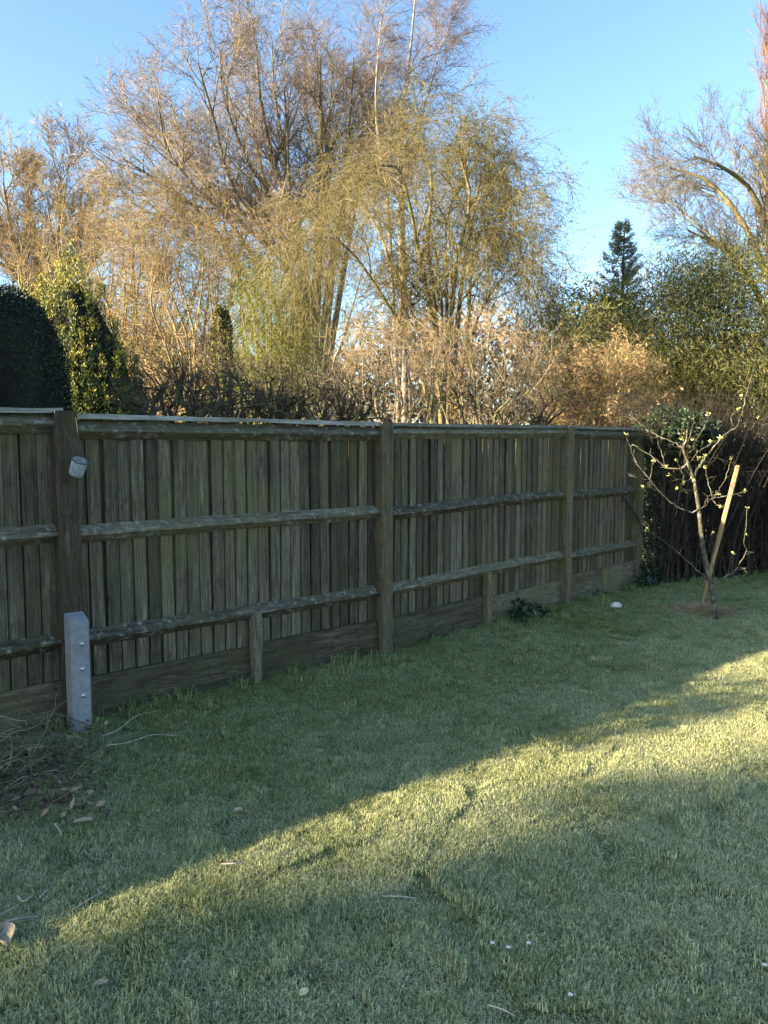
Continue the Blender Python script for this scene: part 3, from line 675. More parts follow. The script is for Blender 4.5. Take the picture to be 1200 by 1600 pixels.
# ------------------------------------------------------------------ evergreens
def blob(g, c, rx, ry, rz, rng, m=0, nu=18, nv=10, amp=.12, power=1.0):
    u = np.arange(nu) / nu * 2 * math.pi; v = np.linspace(0, math.pi, nv + 1)
    U, V = np.meshgrid(u, v, indexing='ij')
    rr = 1 + amp * rng.normal(size=U.shape) * .5; rr[:, 0] = 1; rr[:, -1] = 1
    p = np.stack([np.cos(U) * np.sin(V) ** power * rx * rr, np.sin(U) * np.sin(V) ** power * ry * rr, np.cos(V) * rz * rr], -1) + np.asarray(c)
    k = nv + 1; i = np.arange(nu)[:, None] * k + np.arange(nv)[None]; j = ((np.arange(nu)[:, None] + 1) % nu) * k + np.arange(nv)[None]
    g.add(p.reshape(-1, 3), np.stack([i, i + 1, j + 1, j], -1).reshape(-1, 4), m=m, smooth=True)

def irish_yew():
    rng = np.random.default_rng(81); Y = 8.2
    c = at(134, 640, Y); top = at(100, 392, Y)[2]; wid = 204 / F_PX * Y
    e = empty('columnar_yew', (c[0], c[1], 0), 'columnar yew of upright shoots, golden at the tips, beside the dark clipped hedge', 'yew')
    g = Geo(); cores = Geo()
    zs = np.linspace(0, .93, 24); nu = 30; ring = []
    for zt in zs:                                           # hull of the bush, its inner shade painted near-black, following its outline
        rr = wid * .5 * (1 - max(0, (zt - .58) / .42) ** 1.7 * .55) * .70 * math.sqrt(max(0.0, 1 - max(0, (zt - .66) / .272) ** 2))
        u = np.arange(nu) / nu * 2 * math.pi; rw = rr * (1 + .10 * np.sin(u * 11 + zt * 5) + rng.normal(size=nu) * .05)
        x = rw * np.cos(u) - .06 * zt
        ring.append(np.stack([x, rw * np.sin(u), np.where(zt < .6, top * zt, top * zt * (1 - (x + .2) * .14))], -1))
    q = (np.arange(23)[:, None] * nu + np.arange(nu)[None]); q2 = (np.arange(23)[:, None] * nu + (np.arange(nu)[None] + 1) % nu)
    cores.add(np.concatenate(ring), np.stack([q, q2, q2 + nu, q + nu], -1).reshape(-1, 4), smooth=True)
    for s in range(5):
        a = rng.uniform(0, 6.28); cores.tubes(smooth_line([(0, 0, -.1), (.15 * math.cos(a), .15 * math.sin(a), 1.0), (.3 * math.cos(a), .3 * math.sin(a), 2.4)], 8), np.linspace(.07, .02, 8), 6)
    cores.obj('trunk', M['core_shade'], e)  # stems together with the dark hull that paints shade between the shoots
    cols = [(2 * math.pi * (i + rng.uniform(-.2, .2)) / 44, rng.uniform(.88, 1.04), rng.uniform(.68, .90)) for i in range(44)] + [(2 * math.pi * (i + rng.uniform(-.2, .2)) / 28, rng.uniform(.62, .84), rng.uniform(.80, .98)) for i in range(28)] + [(2 * math.pi * i / 14, .36, rng.uniform(.90, 1.04)) for i in range(14)]
    for a, rr, ztop in cols:
      for zt in np.arange(ztop, .25, -.085):
        zt = zt + rng.uniform(-.02, .02)
        prof = 1 - max(0, (zt - .58) / .42) ** 1.7 * .55
        r = wid * .5 * prof * rr * rng.uniform(.95, 1.03); ln = rng.uniform(.42, .62)
        x, y = r * math.cos(a) - .06 * zt, r * math.sin(a)
        z1 = top * zt * (1.0 if zt < .6 else 1 - (x + .2) * .14)
        k = 135; t = rng.uniform(0, 1, k) ** .75
        base = np.array([x * .90, y * .90, z1 - ln]); tip = np.array([x * 1.03, y * 1.03, z1])
        fr = .056 * (1 - .72 * t)[:, None] + .006
        p = base + (tip - base) * t[:, None] + rng.normal(size=(k, 3)) * [1, 1, .3] * fr * .7
        d = unit(rng, k) * [1, 1, .5] + [0, 0, 1.1]
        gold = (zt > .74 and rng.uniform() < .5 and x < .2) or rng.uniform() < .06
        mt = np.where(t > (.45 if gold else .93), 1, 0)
        L = rng.uniform(.026, .046, k); W = rng.uniform(.009, .014, k); nn = unit(rng, k)
        for q in (0, 1):
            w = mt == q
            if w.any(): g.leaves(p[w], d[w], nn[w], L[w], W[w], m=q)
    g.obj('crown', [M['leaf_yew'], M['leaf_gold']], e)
irish_yew()

def clipped_hedge():
    """tall clipped hedge behind the fence, running off to the left; its end is rounded"""
    rng = np.random.default_rng(82)
    e0 = fence_q(58, 1.55) + DL * .18; d = DL / np.linalg.norm(DL); nb = np.array([d[1], -d[0]])
    e = empty('clipped_hedge', (e0[0], e0[1], 0), 'dark clipped evergreen hedge with a rounded end behind the left of the fence', 'hedge')
    top = 2.66; hw = .62; Lh = 9.0
    def surf(u, v):     # u along (0 at end), v around from -1 (fence side foot) over the top to 1
        ang = v * math.pi / 2
        zz = top * np.clip(np.cos(ang), 0, 1) ** .32; off = hw * np.sign(np.sin(ang)) * np.abs(np.sin(ang)) ** .55
        endr = np.clip(u / .42, 0, 1); sh = np.sqrt(np.clip(1 - (1 - endr) ** 2, 0, 1))
        zz = zz * (.70 + .30 * sh ** .9); off = off * (.25 + .75 * sh)
        wav = 1 + .04 * np.sin(u * 3.1) * np.cos(v * 4)
        x = d[0] * (u - .38) + nb[0] * off * wav; y = d[1] * (u - .38) + nb[1] * off * wav
        return np.stack([x, y, zz * (1 + .015 * np.sin(u * 2.3))], -1)
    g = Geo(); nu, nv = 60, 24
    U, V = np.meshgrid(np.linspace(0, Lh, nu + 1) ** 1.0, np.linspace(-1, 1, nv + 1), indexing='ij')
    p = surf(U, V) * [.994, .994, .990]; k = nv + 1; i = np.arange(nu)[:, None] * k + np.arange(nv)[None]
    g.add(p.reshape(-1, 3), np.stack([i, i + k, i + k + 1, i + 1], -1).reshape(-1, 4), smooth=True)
    g.obj('trunk', M['core_shade'], e)  # not a trunk: dark hull that paints the shade behind the leaves
    n = 60000; u = rng.uniform(0, 1, n) ** 1.8 * Lh; v = rng.uniform(-1, 1, n)
    c = surf(u, v) + rng.normal(size=(n, 3)) * .018
    du = (surf(u, np.clip(v + .02, -1, 1)) - surf(u, np.clip(v - .02, -1, 1))); dv = surf(u + .03, v) - surf(np.maximum(u - .03, 0), v)
    nn = np.cross(du, dv); nn /= np.linalg.norm(nn, axis=1, keepdims=True) + 1e-9
    cen = np.stack([d[0] * (u - .38), d[1] * (u - .38), np.full(n, 1.3)], -1)
    nn *= np.sign(((c - cen) * nn).sum(1, keepdims=True))
    dd = nn * .6 + unit(rng, n) * .9
    gl = Geo(); gl.leaves(c - nn * .02, dd, unit(rng, n), rng.uniform(.018, .038, n), rng.uniform(.008, .014, n))
    gl.obj('foliage', M['leaf_hedge'], e)
clipped_hedge()

def leaf_mass(name, label, cat, lobes, mat, stem_mat, seed, n, L, W, droop=-.3, group=None, stems=8, hollow=.55, base=None, clump=.25):
    """evergreen shrub: stems, twigs and leaf clumps spread through the lobes (centre, radii)"""
    rng = np.random.default_rng(seed); lobes = [(np.asarray(c, float), np.asarray(r, float)) for c, r in lobes]
    b = np.mean([c for c, _ in lobes], 0) if base is None else np.asarray(base, float)
    off = np.array([b[0], b[1], 0]); e = empty(name, (b[0], b[1], 0), label, cat, group)
    vol = np.array([np.prod(r) ** .67 for _, r in lobes]); pick = rng.choice(len(lobes), n // 14, p=vol / vol.sum())
    C0 = np.array([lobes[i][0] for i in pick]); R0 = np.array([lobes[i][1] for i in pick])
    dirs = unit(rng, len(pick)); rad = rng.uniform(hollow ** 3, 1, len(pick)) ** (1 / 3)
    cl = C0 + dirs * R0 * rad[:, None]                       # clump centres
    cl = cl[cl[:, 2] > .1]
    st = Geo(); idx = rng.integers(0, len(cl), stems * 6)
    for i in idx:
        q = cl[i] - off; st.tubes(smooth_line([(q[0] * .2, q[1] * .2, -.05), (q[0] * .55, q[1] * .55, q[2] * .55), q], 7), np.linspace(.022, .005, 7), 4)
    st.obj('stems', stem_mat, e)
    ci = np.repeat(np.arange(len(cl)), 14); nn = len(ci)
    c = cl[ci] - off + rng.normal(size=(nn, 3)) * clump * np.array([1, 1, .7])
    outw = (cl - b)[ci]; outw /= np.linalg.norm(outw, axis=1, keepdims=True) + 1e-9
    D = outw * .5 + unit(rng, nn) * .8 + np.array([0, 0, droop])
    g = Geo(); g.leaves(c, D, unit(rng, nn) + [0, 0, .5], rng.uniform(*L, nn), rng.uniform(*W, nn))
    g.obj('foliage', mat, e)
    return e
def lobe(px, py, Y, rpx, rpy, ry): return (at(px, py, Y), (rpx / F_PX * Y, ry, rpy / F_PX * Y))
leaf_mass('bamboo_clump', 'large olive green bamboo clump at the right, above the bare hedge', 'bamboo',
          [lobe(1050, 520, 13, 75, 110, 1.0), lobe(1120, 500, 13.5, 70, 110, 1.0), lobe(1180, 520, 13, 80, 120, 1.1), lobe(1010, 560, 12.5, 50, 75, .8), lobe(1090, 600, 12.3, 80, 60, .8), lobe(1190, 610, 12.0, 70, 60, .8), lobe(1060, 440, 13.5, 30, 45, .5), lobe(1130, 430, 14, 40, 50, .6)],
          M['leaf_bamboo'], M['bark_olive'], 91, 64000, (.06, .13), (.009, .018), droop=-.35, stems=14, clump=.22, hollow=.2)
leaf_mass('lime_shrub', 'feathery lime green shrub between the ivy-clad trunk and the weeping tree', 'shrub',
          [lobe(415, 530, 12.5, 55, 110, .6), lobe(395, 590, 12.3, 40, 60, .5), lobe(440, 480, 12.7, 50, 70, .6), lobe(455, 580, 12.4, 55, 70, .6), lobe(405, 450, 12.7, 28, 50, .4)],
          M['leaf_lime'], M['bark_olive'], 92, 26000, (.05, .11), (.005, .010), droop=-.5, stems=8, clump=.24, hollow=.3)
leaf_mass('shrub_mound', 'grey-green leafy bush low in the gap right of the weeping tree', 'shrub',
          [lobe(905, 500, 22, 45, 50, 1.2), lobe(960, 500, 23, 40, 55, 1.2), lobe(930, 540, 21, 60, 60, 1.2)], M['leaf_bamboo'], M['bark_dark'], 93, 9000, (.10, .20), (.03, .05), clump=.30)
def conifer(px, top_py, Y, w_px, seed, label):
    rng = np.random.default_rng(seed); base = at(px, 660, Y); top = at(px, top_py, Y); H = top[2]; wid = w_px / F_PX * Y / 2
    e = empty('conifer_tree', (base[0], base[1], 0), label, 'conifer'); g = Geo(); gt = Geo()
    gt.tubes(np.array([[0, 0, -.1], [0, 0, H * .5], [.05, 0, H]]), np.array([.16, .09, .01]), 6)
    nb_ = 0; z = H * .30
    while z < H * .985:                                     # open tiers of rising branches with gaps between
        f = z / H; z += rng.uniform(.07, .14) * (1.25 - f * .7)
        for q in range(rng.integers(2, 5)):
            a = rng.uniform(0, 6.28); ln = (wid * (1 - f) / .55 * rng.uniform(.45, 1.2) + .10)
            d = np.array([math.cos(a), math.sin(a), 0]); P = np.array([[0, 0, z], [*(d[:2] * ln * .55), z + .0], [*(d[:2] * ln), z + ln * .42]])
            gt.tubes(P, np.array([.018, .010, .004]), 3)
            k = int(36 + 80 * ln); t = rng.uniform(.2, 1, k)[:, None]; w = np.where(t < .55, t / .55, 1.0)
            c = P[0] * (1 - w) + P[1] * w + (P[2] - P[1]) * np.clip((t - .55) / .45, 0, 1) + rng.normal(size=(k, 3)) * [.035, .035, .03]
            g.leaves(c, d * .8 + unit(rng, k) * .5 + [0, 0, .35], unit(rng, k), rng.uniform(.06, .14, k), rng.uniform(.018, .032, k))
    gt.obj('trunk', M['bark_dark'], e); g.obj('crown', M['leaf_blue'], e)
conifer(966, 345, 24, 150, 94, 'slim blue-green conifer standing alone against the sky at the right')

def ivy_column():
    rng = np.random.default_rng(95); Y = 11.0; b = at(349, 640, Y); top = at(349, 482, Y)[2]; r = 13 / F_PX * Y
    e = empty('ivy_clad_trunk', (b[0], b[1], 0), 'narrow dead trunk wrapped in ivy, beside the lime green shrub', 'trunk')
    g = Geo(); g.tubes(smooth_line([(0, 0, -.1), (.02, 0, 1.5), (-.01, 0, top)], 8), np.linspace(.09, .06, 8), 8, cap=True); g.obj('trunk', M['bark_dark'], e)
    n = 5200; z = rng.uniform(.1, top + .06, n); a = rng.uniform(0, 6.28, n); rr = r * rng.uniform(.7, 1.12, n) * np.clip((top + .25 - z) / .5, .3, 1)
    c = np.stack([rr * np.cos(a), rr * np.sin(a), z], -1); d = np.stack([np.cos(a), np.sin(a), -.7 + 0 * a], -1) + unit(rng, n) * .6
    gl = Geo(); gl.leaves(c, d, unit(rng, n), rng.uniform(.03, .06, n), rng.uniform(.02, .045, n)); gl.obj('ivy', [M['leaf_olive']], e)
ivy_column()

# ------------------------------------------------------------------ bare hedge on the right and the ivy mound on it
def bare_hedge():
    rng = np.random.default_rng(101)
    A = np.array([2.95, 9.15]); B = np.array([8.5, 11.6]); d = (B - A) / np.linalg.norm(B - A); nb = np.array([-d[1], d[0]]); L = np.linalg.norm(B - A)
    e = empty('bare_hedge', (A[0], A[1], 0), 'tall dark twiggy leafless hedge at the right, beyond the young tree', 'hedge')
    n = 900; s = rng.uniform(0, 1, n) ** 1.2 * L; o = rng.uniform(-.45, .5, n)
    base = np.stack([d[0] * s + nb[0] * o, d[1] * s + nb[1] * o, np.zeros(n)], -1)
    h = 1.95 + .12 * np.sin(s * 2.1) + rng.normal(size=n) * .13
    lean = rng.normal(size=(n, 3)) * [.34, .30, 0]
    P = np.stack([base, base + lean * .3 + np.stack([0 * h, 0 * h, h * .35], -1) + rng.normal(size=(n, 3)) * .03, base + lean * .8 + np.stack([0 * h, 0 * h, h * .7], -1) + rng.normal(size=(n, 3)) * .04, base + lean * 1.3 + np.stack([0 * h, 0 * h, h], -1)], 1)
    R = rng.uniform(.005, .013, n)[:, None] * np.array([1, .8, .5, .25])[None]
    g = Geo(); g.tubes(P, R, 4); g.obj('stems', M['twig_hedge'], e)
    T = Geo(); C = spawn(rng, P, R, 9, t0=.08, ang=(20, 75), ln=(.25, .6), taper=.3, k=4, wob=.22, up=.05, rs=.55, rmin=.0025); T.tubes(C[0], C[1], 3)
    C2 = spawn(rng, C[0], C[1], 4, t0=.1, ang=(25, 75), ln=(.1, .26), k=2, wob=.2, up=.0, rs=.6, rmin=.002); T.spikes(C2[0][:, 0], C2[0][:, -1], C2[1][:, 0])
    T.obj('twigs', M['twig_hedge'], e)
    k = 14000; s = rng.uniform(0, 1, k) ** 1.3 * L; o = rng.uniform(-.3, .5, k); z = rng.uniform(.05, 1.0, k) ** 1.6 * 1.8
    c = np.stack([d[0] * s + nb[0] * o, d[1] * s + nb[1] * o, z], -1)
    gl = Geo(); gl.leaves(c, unit(rng, k) + [0, 0, -.3], unit(rng, k), rng.uniform(.03, .07, k), rng.uniform(.02, .045, k)); gl.obj('foliage', M['leaf_ivy'], e)
bare_hedge()
leaf_mass('ivy_mound', 'dark mound of ivy capping the hedge where it meets the fence end, with an added drape blocking the sun', 'ivy',
          [lobe(1050, 672, 9.0, 48, 30, .42), lobe(1085, 680, 9.1, 35, 28, .4), lobe(1018, 690, 8.95, 28, 26, .3), lobe(1050, 700, 9.1, 55, 30, .35), lobe(1008, 740, 8.98, 16, 60, .16), lobe(1006, 840, 8.98, 18, 70, .16)], M['leaf_ivy'], M['bark_dark'], 103, 15000, (.03, .06), (.018, .036), droop=-.2, clump=.06, stems=5)  # tall narrow lobes: drape added to block the sun and darken the hedge end

# ------------------------------------------------------------------ young tree and its stake
def young_tree():
    rng = np.random.default_rng(111); b = gp(1119, 973); Y0 = b[1]
    e = empty('young_tree', (b[0], b[1], 0), 'young leafless fruit tree with opening pale green buds, standing on the lawn at the right', 'tree')
    off = np.array([b[0], b[1], 0])
    def z4(pts, dy=0.0, dy0=0.0):
        n = len(pts); return np.array([at(960 + x / 4, 600 + y / 4, Y0 + dy0 + (dy - dy0) * i / (n - 1)) for i, (x, y) in enumerate(pts)]) - off
    tr = z4([(637, 1512), (628, 1420), (610, 1300), (575, 1130), (545, 960), (530, 800), (510, 670), (490, 580), (455, 480), (430, 400), (450, 350), (455, 285)])
    tr = np.vstack([[tr[0][0] + .01, tr[0][1], -.12], tr])
    P = smooth_line(tr, 40); R = np.interp(np.linspace(0, 1, 40), [0, .07, .12, .5, .8, 1], [.042, .034, .024, .019, .012, .006])
    R = R * (1 + .05 * rng.normal(size=40))
    g = Geo(); g.tubes(P, R, 10); g.obj('trunk', M['bark_young'], e)
    br = [([(580, 1220), (480, 1130), (350, 1015), (190, 905)], -.25, .010), ([(490, 805), (400, 770), (300, 690), (225, 600), (140, 500), (100, 400), (75, 315)], -.3, .011),
          ([(225, 600), (150, 590), (90, 570)], -.2, .006), ([(225, 600), (235, 530), (245, 480)], -.2, .006),
          ([(490, 805), (560, 765), (615, 715), (690, 705), (810, 670)], -.2, .009), ([(615, 715), (580, 600), (570, 530)], -.15, .006),
          ([(615, 715), (690, 600), (728, 470)], -.1, .006), ([(615, 725), (640, 755), (668, 770)], -.15, .005),
          ([(495, 590), (560, 470), (600, 420), (665, 340), (770, 255), (800, 160), (835, 30), (860, -60)], .15, .012), ([(770, 255), (890, 235), (960, 205), (1100, 150)], .2, .007),
          ([(745, 268), (730, 210), (768, 160)], .1, .005), ([(455, 500), (400, 530), (320, 520), (270, 480), (200, 430), (110, 380)], .2, .011),
          ([(430, 400), (340, 350), (260, 320), (190, 270), (90, 190)], .25, .008), ([(470, 500), (520, 420), (490, 390), (545, 300), (592, 195)], -.1, .006),
          ([(440, 385), (470, 330), (500, 215)], .1, .005), ([(622, 1255), (680, 1210), (760, 1160), (825, 1040), (812, 990), (830, 775)], -.15, .008),
          ([(760, 1160), (800, 1155), (822, 1145)], -.2, .005), ([(690, 1208), (730, 1150), (742, 1060)], .1, .004),
          ([(490, 590), (440, 605), (345, 570)], -.2, .005), ([(440, 605), (420, 540), (385, 478)], -.15, .005), ([(530, 420), (600, 375), (665, 340)], .1, .005),
          ([(500, 560), (550, 480), (565, 450)], -.1, .006), ([(320, 520), (290, 420), (270, 350)], .2, .004), ([(620, 1230), (600, 1000), (615, 930)], .1, .004), ([(480, 580), (440, 520), (440, 440)], -.05, .005),
          ([(510, 670), (450, 665), (390, 655)], -.15, .004), ([(300, 690), (230, 650), (180, 645)], -.3, .004), ([(560, 765), (590, 700), (650, 690)], -.2, .004)]
    dyat = {}
    for pts, dy, r in br:
        dy0 = dyat.get(pts[0], 0.0); p = z4(pts, dy, dy0); k = 6 + 4 * len(pts)
        for i, q in enumerate(pts): dyat.setdefault(q, dy0 + (dy - dy0) * i / (len(pts) - 1))
        L = smooth_line(p, k); L[1:] += rng.normal(size=L[1:].shape) * .004
        gb = Geo(); gb.tubes(L, np.linspace(r * .75, max(r * .28, .0022), k), 6); bo = gb.obj('branch', M['bark_young'], e)
        S = spawn(rng, L[None], np.full((1, k), r * .6), 4, t0=.3, ang=(35, 75), ln=(.04, .14), k=3, wob=.15, up=.08, rs=.6, rmin=.002)
        gs = Geo(); gs.tubes(S[0], S[1], 4); gs.obj('spur_twig', M['bark_young'], bo)
    buds = [(75, 315), (250, 482), (385, 475), (525, 465), (565, 450), (570, 528), (728, 466), (593, 192), (650, 690), (668, 770), (812, 668), (830, 775), (435, 618), (490, 598), (665, 338), (900, 215), (180, 645), (390, 655), (345, 568), (828, 945), (615, 930), (742, 1056), (795, 80), (768, 160), (320, 520), (490, 345), (600, 360), (420, 350)]
    for q in buds:
        c = z4([q, q], dyat.get(q, -.1), dyat.get(q, -.1))[0]; k = 8
        gb = Geo(); s = rng.uniform(.7, 1.15); gb.leaves(np.tile(c, (k, 1)) + rng.normal(size=(k, 3)) * .006, unit(rng, k) + [0, 0, .7], unit(rng, k), rng.uniform(.014, .032, k) * s, rng.uniform(.008, .015, k) * s)
        gb.obj('bud_cluster', M['bud'], e)
    return b
TB = young_tree()
def stake():
    m = bark_mat('stake_wood', (.16, .115, .06), (.36, .27, .15), 22, None, stretch=.10)
    b = gp(1094, 951); t = at(1152.5, 727, b[1] - .10); dv = t - b; L = np.linalg.norm(dv)
    g = Geo(); a = np.array([-.2, .15, .35, .5, .65, .85, 1.15]) * math.pi
    sec = np.array([[.034 * math.cos(x), .024 * math.sin(x)] for x in a] + [[-.03, -.012], [.03, -.012]]); k = len(sec)
    zz = np.concatenate([np.linspace(-.25, L - .012, 10), [L]]); v = np.zeros((11, k, 3)); v[:, :, :2] = sec[None]; v[:, :, 2] = zz[:, None]
    v[-1, :, :2] *= .85; v[:, :, :2] *= np.random.default_rng(3).uniform(.96, 1.04, (11, 1, 1))
    i = np.arange(10)[:, None] * k + np.arange(k)[None]; j = np.arange(10)[:, None] * k + (np.arange(k)[None] + 1) % k
    g.add(v.reshape(-1, 3), np.stack([i, j, j + k, i + k], -1).reshape(-1, 4), [[10 * k, 10 * k + q, 10 * k + q + 1] for q in range(1, k - 1)])
    o = g.obj('wooden_stake', m, None, tuple(b)); o.rotation_euler = (Vector(dv).to_track_quat('Z', 'Y') @ __import__('mathutils').Quaternion((0, 0, 1), math.radians(190))).to_euler()
    tag(o, 'leaning split-wood stake beside the young tree, bright at its top end', 'stake')
stake()

# ------------------------------------------------------------------ off to the left: the evergreen whose shade falls on the near lawn, and a bush
ca, sa = math.cos(SUN_AZ), math.sin(SUN_AZ)
def uv(u, v): return np.array([u * ca - v * sa, u * sa + v * ca])
def side_tree():
    rng = np.random.default_rng(121); b = uv(-22.0, -.6)
    lobes = []
    for v, z, r, rz_ in ((-1.0, 2.8, 1.6, 1.8), (.5, 3.6, 1.4, 1.4), (1.45, 3.25, .9, .85), (1.6, 4.1, .85, .75), (1.25, 2.7, .85, .7), (1.85, 3.95, .75, .45), (1.2, 3.9, 1.1, .75), (1.3, 2.4, 1.1, 1.0), (-.4, 4.8, 1.5, 1.3), (-2.4, 3.8, 1.5, 1.8), (.5, 4.9, .9, .6), (-.2, 1.6, 1.8, 1.3)):
        p = uv(-22.0 + rng.uniform(-.6, .6), v); lobes.append(((p[0], p[1], z + 3.7), (r, r, rz_)))
    leaf_mass('evergreen_tree', 'dense dark evergreen tree outside the left of the view, shading the near lawn', 'tree', lobes, M['leaf_ivy'], M['bark_dark'], 122, 64000, (.12, .22), (.07, .13), stems=12, clump=.24, hollow=.1, base=(b[0], b[1], 6.0))
side_tree()
p = uv(-3.2, 3.72)
leaf_mass('evergreen_bush', 'low dark evergreen bush behind the fence outside the left of the view', 'bush',
          [((p[0], p[1], 1.75), (.42, .42, .62)), ((p[0] - .3, p[1] + .1, 1.3), (.5, .5, .7))], M['leaf_ivy'], M['bark_dark'], 123, 5000, (.04, .08), (.025, .05), clump=.08)

# ------------------------------------------------------------------ the lawn grass: one tuft of blades set out on scattered points
def grass_material():
    m, t, b = nt('grass_blades', .75, .15)
    g = N(t, 'ShaderNodeNewGeometry'); pos = g.outputs['Position']
    isl = g.outputs['Random Per Island']
    green = ramp(t, isl, [(.0, (.035, .065, .020)), (.35, (.13, .195, .060)), (.75, (.29, .34, .09)), (.92, (.52, .45, .18)), (1.0, (.64, .54, .27))])
    frost = ramp(t, isl, [(.0, (.11, .14, .068)), (.4, (.43, .465, .245)), (1.0, (.80, .78, .48))])
    n1 = noise(t, pos, .9, 3, .6); n2 = noise(t, pos, 6.0, 3, .65); n3 = noise(t, pos, 24.0, 2, .6)
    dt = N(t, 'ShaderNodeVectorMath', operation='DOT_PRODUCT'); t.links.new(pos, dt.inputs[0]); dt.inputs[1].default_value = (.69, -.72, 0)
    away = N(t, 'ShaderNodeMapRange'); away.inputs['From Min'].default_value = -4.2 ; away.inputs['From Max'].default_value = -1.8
    away.inputs['To Min'].default_value = -.25; away.inputs['To Max'].default_value = .14; t.links.new(dt.outputs['Value'], away.inputs['Value'])  # paler blades away from the fence, greener and darker towards it
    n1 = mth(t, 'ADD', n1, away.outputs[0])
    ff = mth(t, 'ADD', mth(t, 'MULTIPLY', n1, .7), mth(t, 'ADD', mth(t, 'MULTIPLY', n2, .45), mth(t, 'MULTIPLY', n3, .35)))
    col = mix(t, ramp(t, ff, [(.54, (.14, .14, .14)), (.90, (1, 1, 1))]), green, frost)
    moss = noise(t, pos, 2.3, 4, .65)
    col = mix(t, ramp(t, moss, [(.58, (0, 0, 0)), (.72, (.6, .6, .6))]), col, (.10, .15, .03))
    straw = noise(t, pos, 3.1, 4, .7)
    col = mix(t, ramp(t, straw, [(.60, (0, 0, 0)), (.74, (.55, .55, .55))]), col, (.33, .27, .14))
    t.links.new(col, b.inputs['Base Color'])
    tr = N(t, 'ShaderNodeBsdfTranslucent'); t.links.new(col, tr.inputs['Color'])
    mx = N(t, 'ShaderNodeMixShader'); mx.inputs[0].default_value = .42
    t.links.new(b.outputs[0], mx.inputs[1]); t.links.new(tr.outputs[0], mx.inputs[2]); t.links.new(mx.outputs[0], t.nodes['Material Output'].inputs[0])
    return m
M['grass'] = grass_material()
def blades(rng, n, half, hmin, hmax, w):
    p = rng.uniform(-half, half, (n, 2)); keep = np.hypot(p[:, 0], p[:, 1]) < half * 1.1; p = p[keep]; n = len(p)
    h = rng.uniform(hmin, hmax, n); a = rng.uniform(0, 6.28, n); bend = rng.uniform(.2, 1.5, n)
    dx, dy = np.cos(a), np.sin(a); wx, wy = -dy * w / 2, dx * w / 2
    z0 = np.full(n, -.006)
    m1 = np.stack([p[:, 0] + dx * h * bend * .25, p[:, 1] + dy * h * bend * .25, h * .6], -1); tip = np.stack([p[:, 0] + dx * h * bend * .8, p[:, 1] + dy * h * bend * .8, h * (1 - .33 * bend)], -1)
    b = np.stack([p[:, 0], p[:, 1], z0], -1); W = np.stack([wx, wy, 0 * wx], -1)
    v = np.stack([b - W, b + W, m1 + W * .8, m1 - W * .8, tip], 1).reshape(-1, 3); i = (np.arange(n) * 5)[:, None]
    return v, i + [[0, 1, 2, 3]], i + [[3, 2, 4]]
def scatter_grass(name, label, pts, scl, rng, nblades, half, hmin, hmax, w):
    g = Geo(); v, q, tr = blades(rng, nblades, half, hmin, hmax, w); g.add(v, q, tr); nb = len(v)
    g.add(pts)
    me = g.mesh(name, M['grass']); n = len(me.vertices)
    a1 = me.attributes.new('is_point', 'FLOAT', 'POINT'); x = np.zeros(n, np.float32); x[nb:] = 1; a1.data.foreach_set('value', x)
    rot = np.zeros((n, 3), np.float32); rot[nb:, 2] = rng.uniform(0, 6.28, len(pts)); rot[nb:, :2] = rng.normal(size=(len(pts), 2)) * .06
    a2 = me.attributes.new('rot', 'FLOAT_VECTOR', 'POINT'); a2.data.foreach_set('vector', rot.ravel())
    s = np.ones((n, 3), np.float32); s[nb:] = scl; a3 = me.attributes.new('scl', 'FLOAT_VECTOR', 'POINT'); a3.data.foreach_set('vector', s.ravel())
    o = bpy.data.objects.new(name, me); link(o); tag(o, label, 'grass', kind='stuff')
    ng = bpy.data.node_groups.new(name, 'GeometryNodeTree')
    ng.interface.new_socket('Geometry', in_out='INPUT', socket_type='NodeSocketGeometry'); ng.interface.new_socket('Geometry', in_out='OUTPUT', socket_type='NodeSocketGeometry')
    gi = ng.nodes.new('NodeGroupInput'); go = ng.nodes.new('NodeGroupOutput'); sep = ng.nodes.new('GeometryNodeSeparateGeometry'); sep.domain = 'POINT'
    def attr(nm, ty):
        k = ng.nodes.new('GeometryNodeInputNamedAttribute'); k.data_type = ty; k.inputs['Name'].default_value = nm; return k.outputs['Attribute']
    cmp_ = ng.nodes.new('FunctionNodeCompare'); cmp_.data_type = 'FLOAT'; cmp_.operation = 'GREATER_THAN'; cmp_.inputs[1].default_value = .5
    ng.links.new(attr('is_point', 'FLOAT'), cmp_.inputs[0])
    iop = ng.nodes.new('GeometryNodeInstanceOnPoints')
    ng.links.new(gi.outputs[0], sep.inputs['Geometry']); ng.links.new(cmp_.outputs[0], sep.inputs['Selection'])
    ng.links.new(sep.outputs['Selection'], iop.inputs['Points']); ng.links.new(sep.outputs['Inverted'], iop.inputs['Instance'])
    ng.links.new(attr('rot', 'FLOAT_VECTOR'), iop.inputs['Rotation']); ng.links.new(attr('scl', 'FLOAT_VECTOR'), iop.inputs['Scale'])
    ng.links.new(iop.outputs[0], go.inputs[0])
    md = o.modifiers.new('scatter', 'NODES'); md.node_group = ng
    return o
CHAIN = [PM4, PM3, PM2, PM1, P0, P1, P2, P3, PE, np.array([8.5, 11.2])]
